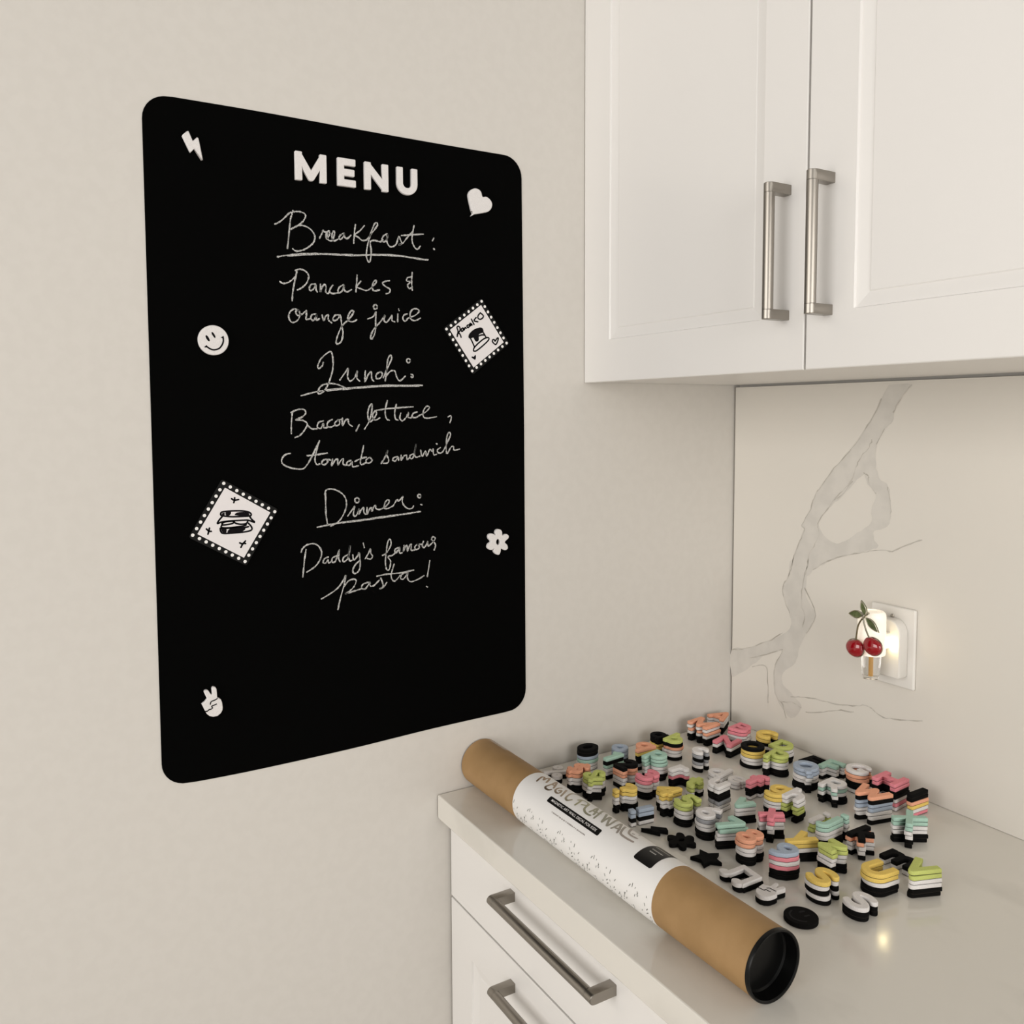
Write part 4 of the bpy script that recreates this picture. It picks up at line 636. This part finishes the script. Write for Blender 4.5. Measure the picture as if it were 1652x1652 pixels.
def blob(cx, cz, rx, rz, ry, tilt, dent):
    mb = MB(); n, m = 28, 14; vs = []; fs = []
    for i in range(m + 1):
        th = math.pi*i/m
        for j in range(n):
            ph = 2*math.pi*j/n
            x = math.sin(th)*math.cos(ph); z = math.cos(th); y = math.sin(th)*math.sin(ph)
            zz = z*rz - dent*max(0, z)**6*rz; xx = x*rx*(1 + .10*z)
            c_, s_ = math.cos(tilt), math.sin(tilt)
            vs.append((cx + c_*xx + s_*zz, -.0885 + y*ry, cz - s_*xx + c_*zz))
    for i in range(m):
        for j in range(n): k = (j+1) % n; fs.append((i*n+j, i*n+k, (i+1)*n+k, (i+1)*n+j))
    return mb.add(vs, fs)
for cx, cz, tl, lab in ((.3502, .2412, -.25, 'left red enamel cherry'), (.3812, .2505, .30, 'right red enamel cherry')):
    ch = tag(nrel(blob(cx, cz, .0158, .0143, .0085, tl, .10).build('cherry', CHERRY, smooth=True)), lab)
    rim = MB(); rim.tube([(cx + .0160*math.cos(a)*(1+.06*math.sin(a)), -.0872, cz - .0003 + .0141*math.sin(a)) for a in [2*math.pi*q/40 for q in range(41)]], .0009, 8)
    r_ = rim.build('rim', RIMM, smooth=True); r_.parent = ch
def stem(pts, r, m): nrel(MB().tube([(x, -.0905, z) for x, z in smooth_line(pts, 6)], r, 8).build('stem', m, smooth=True))
stem([(.3727, .3004), (.3655, .2930), (.3590, .2840), (.3553, .2740), (.3528, .2540)], .0013, BROWNM)
stem([(.3640, .2950), (.3670, .2840), (.3705, .2740), (.3770, .2620)], .0014, RIMM)
stem([(.3745, .3015), (.3722, .3000), (.3690, .2965), (.3640, .2910)], .0019, RIMM)
def leaf(a, b, wid):
    a = np.array(a); b = np.array(b); d = b - a; L = np.linalg.norm(d); d /= L; s = np.array([-d[1], d[0]])
    N = 14; out = [a + d*L*t/N + s*wid*math.sin(math.pi*(t/N)**.85) for t in range(N+1)] + [a + d*L*t/N - s*wid*math.sin(math.pi*(t/N)**.85) for t in range(N-1, 0, -1)]
    me = curve_mesh('leaf', [[tuple(p) for p in out]], .0010, .0004)
    for v in me.vertices: v.co = (v.co.x, -.0885 - v.co.z, v.co.y)
    me.materials.append(LEAFM); lf = nrel(link('leaf', me))
    rm = MB().tube([(p[0], -.0900, p[1]) for p in out + out[:1]], .0008, 6).build('leaf_rim', RIMM, smooth=True)
    rm.parent = lf
leaf((.3632, .2962), (.3383, .2942), .0058)
leaf((.3680, .2958), (.3602, .3180), .0046)
leaf((.3690, .2930), (.3910, .2749), .0052)
pt = bpy.data.lights.new('night_light_lamp', 'POINT'); pt.energy = .022; pt.color = (1, .84, .45); pt.shadow_soft_size = .004
po = bpy.data.objects.new('night_light_lamp', pt); COL.objects.link(po); po.location = (.3735, -.0325, .243)
rel(po, nl)

# ------------------------------------------------------------------ mailing tube
TY, TR = -.5685, .0377
tb = tag(empty('mailing_tube', (.31, TY, 0)), 'long brown cardboard mailing tube with a white printed label on the worktop', 'tube')
def trel(o): return rel(o, tb)
body = MB().lathe([(TR - .0022, .6185), (TR - .0006, .6188), (TR, .6180), (TR, .0035), (TR - .0006, .0028)], (0, TY, TR + .0004), 'x', 96, cap0=False)
trel(body.build('tube_wall', KRAFT, smooth=True))
capm = MB().lathe([(TR + .0002, .6160), (TR + .0006, .6164), (TR + .0006, .6200), (TR + .0001, .6212), (TR - .0016, .6212), (TR - .0026, .6200), (TR - .0034, .6060), (TR - .0050, .6040), (.004, .6036)], (0, TY, TR + .0004), 'x', 96, cap0=False)
trel(capm.build('end_cap', PLASTK, smooth=True))
def cyl(x, ph, r): p = math.radians(ph); return (x, TY - r*math.sin(p), TR + .0004 + r*math.cos(p))
def patch(x0, x1, p0, p1, r, nx=2, corner=0.0):
    """rectangle wrapped on the tube, optional rounded corners"""
    if not corner:
        np_ = max(4, int(abs(p1-p0)/4)); vs = [cyl(x0 + (x1-x0)*i/nx, p0 + (p1-p0)*j/np_, r) for i in range(nx+1) for j in range(np_+1)]
        return vs, [(i*(np_+1)+j, i*(np_+1)+j+1, (i+1)*(np_+1)+j+1, (i+1)*(np_+1)+j) for i in range(nx) for j in range(np_)]
    A = math.degrees(corner/TR); N = 28; vs = []; fs = []
    for j in range(N+1):
        ph = p0 + (p1-p0)*j/N; e = min(ph-p0, p1-ph); dx = 0 if e >= A else corner*(1 - math.sqrt(max(0, 1-((A-e)/A)**2)))
        vs += [cyl(x0+dx, ph, r), cyl(x1-dx, ph, r)]
    return vs, [(2*j, 2*j+1, 2*j+3, 2*j+2) for j in range(N)]
lab = MB().lathe([(TR + .0001, .1630), (TR + .00045, .1630), (TR + .00045, .4722), (TR + .0001, .4722)], (0, TY, TR + .0004), 'x', 96, cap0=False, cap1=False)
LB = trel(lab.build('label_wrap', LABELW, smooth=True))
def lrel(o):
    o.parent = LB; return o
r1, r2_ = TR + .00065, TR + .0009
FOILM = mat('foil_print', (.4, .36, .3), 0.33, metal=0.75)
nt = FOILM.node_tree; tc = nt.nodes.new('ShaderNodeTexCoord'); sx = nt.nodes.new('ShaderNodeSeparateXYZ'); rp = nt.nodes.new('ShaderNodeValToRGB'); mr = nt.nodes.new('ShaderNodeMapRange')
mr.inputs['From Min'].default_value = .17; mr.inputs['From Max'].default_value = .42
nt.links.new(tc.outputs['Object'], sx.inputs[0]); nt.links.new(sx.outputs['X'], mr.inputs['Value']); nt.links.new(mr.outputs[0], rp.inputs[0]); nt.links.new(rp.outputs[0], nt.nodes['Principled BSDF'].inputs['Base Color'])
cr = rp.color_ramp; cr.elements[0].color = (.30, .19, .10, 1); cr.elements[1].color = (.46, .385, .36, 1)
for pos, col in ((.30, (.42, .34, .26)), (.42, (.40, .39, .25)), (.62, (.33, .33, .26)), (.8, (.36, .33, .30))):
    e = cr.elements.new(pos); e.color = (*col, 1)
mb = MB()
for L in FOIL: ribbon(mb, [(M(a), -b*TR*math.pi/180) for a, b in L], .0032, lambda u, v: cyl(u, -math.degrees(v/TR), r1), k=6)
tag(lrel(mb.build('title_print', FOILM)), 'metallic brush lettering along the top of the label')
vs, fs = patch(.2330, .3512, 25.6, 40.2, r1, corner=.0022)
lrel(MB().add(vs, fs).build('banner', LABELK))
tv, tf_ = text_mesh('MAGNETIC ART WALL DECAL FOR KIDS', .0054, .00004)
w0 = max(v[0] for v in tv); sc_ = .1035/w0
mb = MB(); mb.add([cyl(.2400 + v[0]*sc_, 35.2 - math.degrees(v[1]/TR), r2_) for v in tv], tf_)
tag(lrel(mb.build('banner_text', DOTM)), 'white capitals on the black banner')
mb = MB(); rr_ = random.Random(3); x = .2545
while x < .332:
    L = rr_.uniform(.0012, .0036); vs, fs = patch(x, x + L, 51.2 - rr_.uniform(0, .5), 53.0 + rr_.uniform(0, .7), r1); mb.add(vs, fs); x += L + rr_.choice((.0004, .0005, .0014))
lrel(mb.build('small_print', LABELG))
vs, fs = patch(.4190, .4516, -42, 35.0, r1, corner=.0025); lrel(MB().add(vs, fs).build('sticker', LABELK))
mb = MB()
for p, xa, xb in ((-17.5, .4235, .4480), (-4.5, .4265, .4450), (4.5, .4285, .4395)):
    x = xa
    while x < xb:
        L = rr_.uniform(.0010, .0030); vs, fs = patch(x, min(x+L, xb), p - 1.5, p + 1.5, r2_); mb.add(vs, fs); x += L + .0006
lrel(mb.build('sticker_print', mat('print_light_grey', (.42, .41, .38), .5)))
mb = MB(); rr_ = random.Random(12)
cell = [(rr_.random(), rr_.random(), rr_.uniform(0, math.pi), rr_.uniform(.0012, .0042), rr_.uniform(.0006, .0012)) for _ in range(46)]
for rep in range(4):
    for u, v, an, L, wd in cell:
        x = .166 + .0760*(rep + u); ph = 76 + 62*(v**.8) + 6*math.sin(6.28*u)
        if x > .468: continue
        an2 = an*.45 + .5; q0 = np.array([x, -ph*TR*math.pi/180]); dv = np.array([math.cos(an2), math.sin(an2)])*L/2
        ribbon(mb, [q0 - dv, q0 + dv], wd, lambda a, b: cyl(a, -math.degrees(b/TR), r1), k=1)
lrel(mb.build('confetti_print', mat('confetti_grey', (.20, .20, .185), .5)))
vs, fs = patch(.012, .062, -68, -14, TR + .0007, nx=6); trel(MB().add(vs, fs).build('tape', TAPEM, smooth=True))

# ------------------------------------------------------------------ foam letters stacked on the worktop
WORDS = {'%': 'percent sign', '$': 'dollar sign', '&': 'ampersand', '?': 'question mark', '!': 'exclamation mark', 'bolt': 'lightning bolt', 'flower': 'flower', 'star': 'star', 'note': 'music note', 'hand': 'peace hand', 'smiley': 'smiley disc'}
NUM = ['zero', 'one', 'two', 'three', 'four', 'five', 'six', 'seven', 'eight', 'nine']
ORD = ['topmost', 'second from the top', 'third from the top', 'fourth from the top', 'fifth from the top', 'sixth from the top', 'seventh from the top']
rnd = random.Random(21)
for key, X_, Y_, rot, lay in STACKS:
    gk = {'s': 'S'}.get(key, key)
    if key in WORDS: what, nm, cat = WORDS[key], ('foam_symbol' if len(key) == 1 else key + '_magnet'), ('symbol' if len(key) == 1 else 'magnet')
    elif key.isdigit(): what, nm, cat = 'numeral ' + NUM[int(key)], 'foam_numeral', 'number'
    elif gk.isupper(): what, nm, cat = 'capital ' + gk, 'foam_letter', 'letter'
    else: what, nm, cat = 'small letter ' + gk, 'foam_letter', 'letter'
    n = len(lay); top = FOAMN[lay[0]]
    for i, colr in enumerate(lay):
        z = (n - 1 - i)*(TH + .00004) + .0003
        me, c = foam_mesh(gk, colr)
        o = link(nm, me)
        big = (key == '7' and i == 1)
        jx, jy = (rnd.uniform(-.0011, .0011), rnd.uniform(-.0011, .0011)) if i else (0, 0)
        if big: jx, jy = .004, .001
        if key == 'M' and i == 0: jy += .0
        o.location = (M(X_) + jx, M(Y_) + jy, z)
        o.rotation_euler = (0, 0, math.radians(rot + (rnd.uniform(-3, 3) if i else 0)))
        if n == 1: lb = {'star': 'black foam star lying flat beside the mailing tube', 'flower': 'black foam flower lying flat beside the star', 'bolt': 'black foam lightning bolt lying near the label end', 'smiley': 'round black foam smiley lying near the tube end cap', 'E': 'black foam capital E lying flat behind the blue Q stack'}[key]
        else:
            pos = ORD[i] if i < n - 1 else 'lowest piece'
            lb = f'{FOAMN[colr]} foam {what}, {pos} of the {top}-topped {what} stack'
            if len(lb.split()) > 16: lb = f'{FOAMN[colr]} foam {what}, {pos} of its {top}-topped stack'
        tag(o, lb, cat, f'foam pieces in the {top}-topped {what} stack' if n > 1 else None)
        if key == 'hand' and i == 0: groove(o, HANDG, c, .0014, 'finger_line', 'dark grooves marking the folded fingers')
        if key == 'smiley':
            gm = mat('foam_groove_black', (.003, .003, .003), .9)
            mb = MB()
            cc = (-.9822, .7115)
            ribbon(mb, [(M(a) - cc[0], M(b) - cc[1]) for a, b in MOUTH], .0021, lambda a, b: (a, b, TH + .0002), k=4)
            mb.build('mouth', gm, o)
            mb = MB()
            for L in EYES:
                m2 = curve_mesh('fill', [[(p[0] - cc[0], p[1] - cc[1]) for p in yz(L, 3)]])
                mb.add([(v.co.x, v.co.y, TH + .0002) for v in m2.vertices], [tuple(p.vertices) for p in m2.polygons]); bpy.data.meshes.remove(m2)
            mb.build('eye', gm, o)
